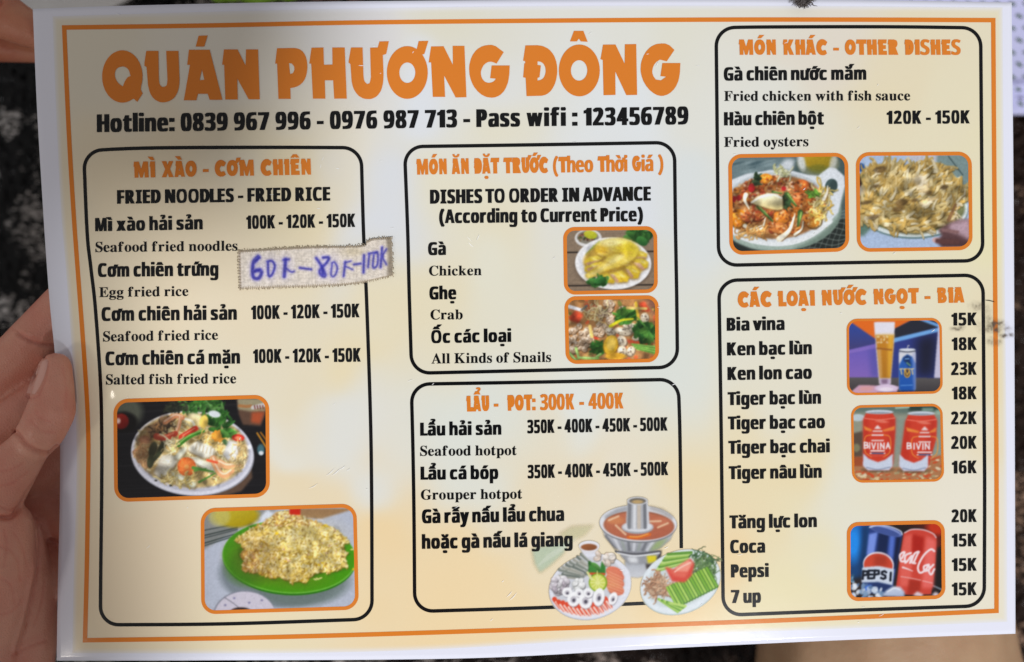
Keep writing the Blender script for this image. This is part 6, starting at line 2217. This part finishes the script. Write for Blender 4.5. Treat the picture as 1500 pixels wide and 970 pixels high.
def cloth():
    m, nt, b = mat_new("lavender_white_cloth")
    b.inputs["Base Color"].default_value = (0.50, 0.50, 0.74, 1)
    b.inputs["Roughness"].default_value = 0.8
    t = empty("cloth", (0.30, 0.22, 0.02))
    tag(t, "white folded cloth with small green dashes beyond the upper right corner", "cloth")
    bm = bmesh.new()
    a, c = px_at(1020, 158, .525), px_at(1900, -420, .525)
    bmesh.ops.create_cube(bm, size=1)
    bmesh.ops.scale(bm, verts=bm.verts, vec=(c.x - a.x, c.y - a.y, .034))
    bmesh.ops.translate(bm, verts=bm.verts, vec=((a.x + c.x) / 2, (a.y + c.y) / 2, .0182))
    bmesh.ops.bevel(bm, geom=list(bm.edges), offset=.0165, segments=8, affect='EDGES')
    me = bpy.data.meshes.new("cloth_fold")
    bm.to_mesh(me)
    bm.free()
    me.polygons.foreach_set("use_smooth", np.ones(len(me.polygons), bool))
    me.materials.append(m)
    o = bpy.data.objects.new("cloth_fold", me)
    COL.objects.link(o)
    o.parent = t
    o.matrix_parent_inverse = t.matrix_world.inverted()
    mg, nt, b = mat_new("green_dash_print")
    b.inputs["Base Color"].default_value = (0.05, 0.10, 0.04, 1)
    b.inputs["Roughness"].default_value = 0.8
    bag = Bag()
    rr = random.Random(4)
    zt = .0355
    for i in range(60):
        for j in range(40):
            x = a.x + .016 + i * .0078 + (j % 2) * .0039
            y = a.y + .0035 + j * .0066
            if x > c.x - .016 or y > c.y - .016:
                continue
            dn = min(.0165, y - a.y)
            zt = .0352 - (.0165 - math.sqrt(max(0, .0165 ** 2 - (.0165 - dn) ** 2))) + .0006
            ang = -.35 + rr.uniform(-.3, .3)
            pts = [(x + .0021 * math.cos(k / 8 * 6.283) * math.cos(ang) - .0010 * math.sin(k / 8 * 6.283) * math.sin(ang),
                    y + .0021 * math.cos(k / 8 * 6.283) * math.sin(ang) + .0010 * math.sin(k / 8 * 6.283) * math.cos(ang), zt) for k in range(8)]
            bag.add(pts, [tuple(range(8))])
    make_obj("dash_print", bag.v, bag.f, mg, t)


cloth()


def plate():
    m, nt, b = mat_new("white_glazed_ceramic")
    b.inputs["Base Color"].default_value = (0.72, 0.71, 0.70, 1)
    b.inputs["Roughness"].default_value = 0.15
    c = px_at(95, -150, .535)
    R = 172 * .535 / F
    prof = [(0, .004), (.55, .004), (.62, .006), (.80, .014), (.97, .021), (1.0, .0225), (1.0, .0205), (.8, .0110), (.6, .0015), (.55, 0.0006), (0, 0.0006)]
    n = 64
    V, Fc = [], []
    for r, z in prof:
        for k in range(n):
            t = 2 * math.pi * k / n
            V.append((c.x + R * r * math.cos(t), c.y + R * r * math.sin(t), z))
    for i in range(len(prof) - 1):
        for k in range(n):
            Fc.append((i * n + k, i * n + (k + 1) % n, (i + 1) * n + (k + 1) % n, (i + 1) * n + k))
    o = make_obj("plate", V, Fc, m, None, smooth_sh=True)
    tag(o, "white round plate rim at the top left beside the fingertips", "plate")


plate()


def lumps(name, label, cat, spots, color, seed):
    m, nt, b = mat_new(name + "_flesh")
    b.inputs["Base Color"].default_value = (*color, 1)
    b.inputs["Roughness"].default_value = 0.35
    rr = random.Random(seed)
    bm = bmesh.new()
    for px, py, z, r in spots:
        q = bmesh.ops.create_icosphere(bm, subdivisions=3, radius=r * z / F)
        c = px_at(px, py, z)
        ph = rr.uniform(0, 6)
        for v in q["verts"]:
            v.co *= 1 + .16 * math.sin(v.co.x * 400 + ph) * math.cos(v.co.y * 330 + ph)
            v.co.z *= .6
            v.co += c
    me = bpy.data.meshes.new("tmp")
    bm.to_mesh(me)
    bm.free()
    o = bpy.data.objects.new(name, me)
    COL.objects.link(o)
    md = o.modifiers.new("fuse", 'REMESH')
    md.mode = 'VOXEL'
    md.voxel_size = .0016
    dg = bpy.context.evaluated_depsgraph_get()
    ev = bpy.data.meshes.new_from_object(o.evaluated_get(dg))
    o.modifiers.clear()
    o.data = ev
    ev.name = name
    ev.polygons.foreach_set("use_smooth", np.ones(len(ev.polygons), bool))
    ev.materials.clear()
    ev.materials.append(m)
    tag(o, label, cat)


lumps("lime_wedge", "bright green cut lime past the top edge of the menu", "lime", [(330, -26, .53, 32), (375, -34, .53, 42), (425, -26, .535, 28)], (0.30, 0.55, 0.05), 3)
lumps("meat_scrap", "pinkish brown scrap of food beside the cut lime", "food scrap", [(475, -30, .54, 34), (530, -34, .54, 36), (585, -32, .54, 30)], (0.40, 0.26, 0.24), 4)


def fluff():
    m, nt, b = mat_new("grey_fluff")
    b.inputs["Base Color"].default_value = (0.11, 0.095, 0.09, 1)
    b.inputs["Roughness"].default_value = 0.9
    rr = random.Random(6)
    bag = Bag()
    for k in range(150):
        x, y = rr.gauss(1178, 5.5), rr.uniform(-9, 4)
        a = math.pi * .5 + rr.gauss(.15, .55)
        P = []
        lf = rr.uniform(.0006, .004)
        for s in range(6):
            P.append(on_card(x, y, lf + .0005 * s * (1 if s < 3 else .3)))
            a += rr.gauss(0, .4)
            x += math.cos(a) * 2.3
            y += math.sin(a) * 2.1
        bag.add(*tube(P, [.00016, .00018, .00016, .00013, .0001, .00005], 5))
    o = make_obj("fluff_tuft", bag.v, bag.f, m)
    tag(o, "dark grey tuft of fluff caught on the top edge of the menu", "fluff")


fluff()


# unseen phone at the lens, added to shade the upper left of the sheet
def phone():
    m, nt, b = mat_new("dark_phone_shell")
    b.inputs["Base Color"].default_value = (0.03, 0.03, 0.035, 1)
    b.inputs["Roughness"].default_value = 0.3
    bm = bmesh.new()
    bmesh.ops.create_cube(bm, size=1)
    bmesh.ops.scale(bm, verts=bm.verts, vec=(.078, .166, .008))
    bmesh.ops.bevel(bm, geom=[e for e in bm.edges if abs(e.verts[0].co.z - e.verts[1].co.z) > .001], offset=.009, segments=5, affect='EDGES')
    bmesh.ops.translate(bm, verts=bm.verts, vec=(-.004, -.058, H + .010))
    me = bpy.data.meshes.new("shade_phone")
    bm.to_mesh(me)
    bm.free()
    me.materials.append(m)
    o = bpy.data.objects.new("shade_phone", me)
    COL.objects.link(o)
    tag(o, "unseen dark phone added above the menu to shade its upper left part", "phone")


phone()


def shading_arm():
    """unseen arm above the lens plane, added and shaped to shade the left of the sheet"""
    t = empty("person", (-.05, -.4, H + .05))
    tag(t, "unseen arm and hand with the phone, added to shade the left of the menu", "person")

    def pj(x, y, z, r):
        # world joint -> the (px, py, depth, radius) form of chain_balls, which needs a depth away from 0
        return (x, y, z, r)
    ch = [[pj(.05, -.66, .07, .047), pj(.012, -.46, .062, .043), pj(-.012, -.34, .057, .039), pj(-.024, -.26, .055, .036), pj(-.036, -.19, .052, .033), pj(-.036, -.125, .048, .034)],
          [pj(-.02, -.15, .045, .02), pj(.03, -.13, .036, .013), pj(.042, -.09, .026, .011), pj(.040, -.06, .022, .009)],
          [pj(-.05, -.13, .045, .014), pj(-.056, -.10, .034, .010), pj(-.048, -.092, .021, .009), pj(-.030, -.092, .0215, .008)],
          [pj(-.05, -.12, .045, .014), pj(-.057, -.075, .034, .010), pj(-.049, -.067, .0215, .009), pj(-.030, -.067, .0215, .008)],
          [pj(-.05, -.11, .045, .014), pj(-.057, -.05, .034, .010), pj(-.049, -.042, .0215, .009), pj(-.030, -.042, .0215, .008)],
          [pj(-.05, -.135, .045, .014), pj(-.055, -.125, .032, .009), pj(-.047, -.117, .0205, .008), pj(-.032, -.117, .0205, .007)]]
    global chain_balls
    old = chain_balls

    def world_balls(chain):
        out = []
        for (x0, y0, z0, r0), (x1, y1, z1, r1) in zip(chain[:-1], chain[1:]):
            a, b = np.array([x0, y0, H + z0]), np.array([x1, y1, H + z1])
            n = max(2, int(np.linalg.norm(b - a) / (min(r0, r1) * .22)))
            for k in range(n + 1):
                q = k / n
                out.append((a + (b - a) * q, r0 + (r1 - r0) * q))
        return out
    chain_balls = world_balls
    body_mesh("shade_forearm", ch, .0022, 7, SKIN, t, step2=False)  # out of view, placed and sized for its shadow on the sheet
    chain_balls = old


shading_arm()

# second lamp, off to the left: its mirror image in a bump added to the film is the bright glint beside the thumb
gp = np.array([164.0, 566.0])
e = 1.0
A, B_, C_ = [Vector(on_card(*(gp + d))) for d in ((0, 0), (e, 0), (0, e))]
nrm = (C_ - A).cross(B_ - A).normalized()
if nrm.z < 0:
    nrm = -nrm
vd = (Vector((0, 0, H)) - A).normalized()
nrm = (nrm + Vector((0.0, -0.165, 0))).normalized()      # the lower flank of the added bump faces the lamp
rd = (2 * nrm.dot(vd) * nrm - vd).normalized()
print("glint dir", rd)
lamp("wall_lamp", tuple(A + rd * 1.1), tuple(A), 1.3, 0.15, (1.0, 0.93, 0.82))
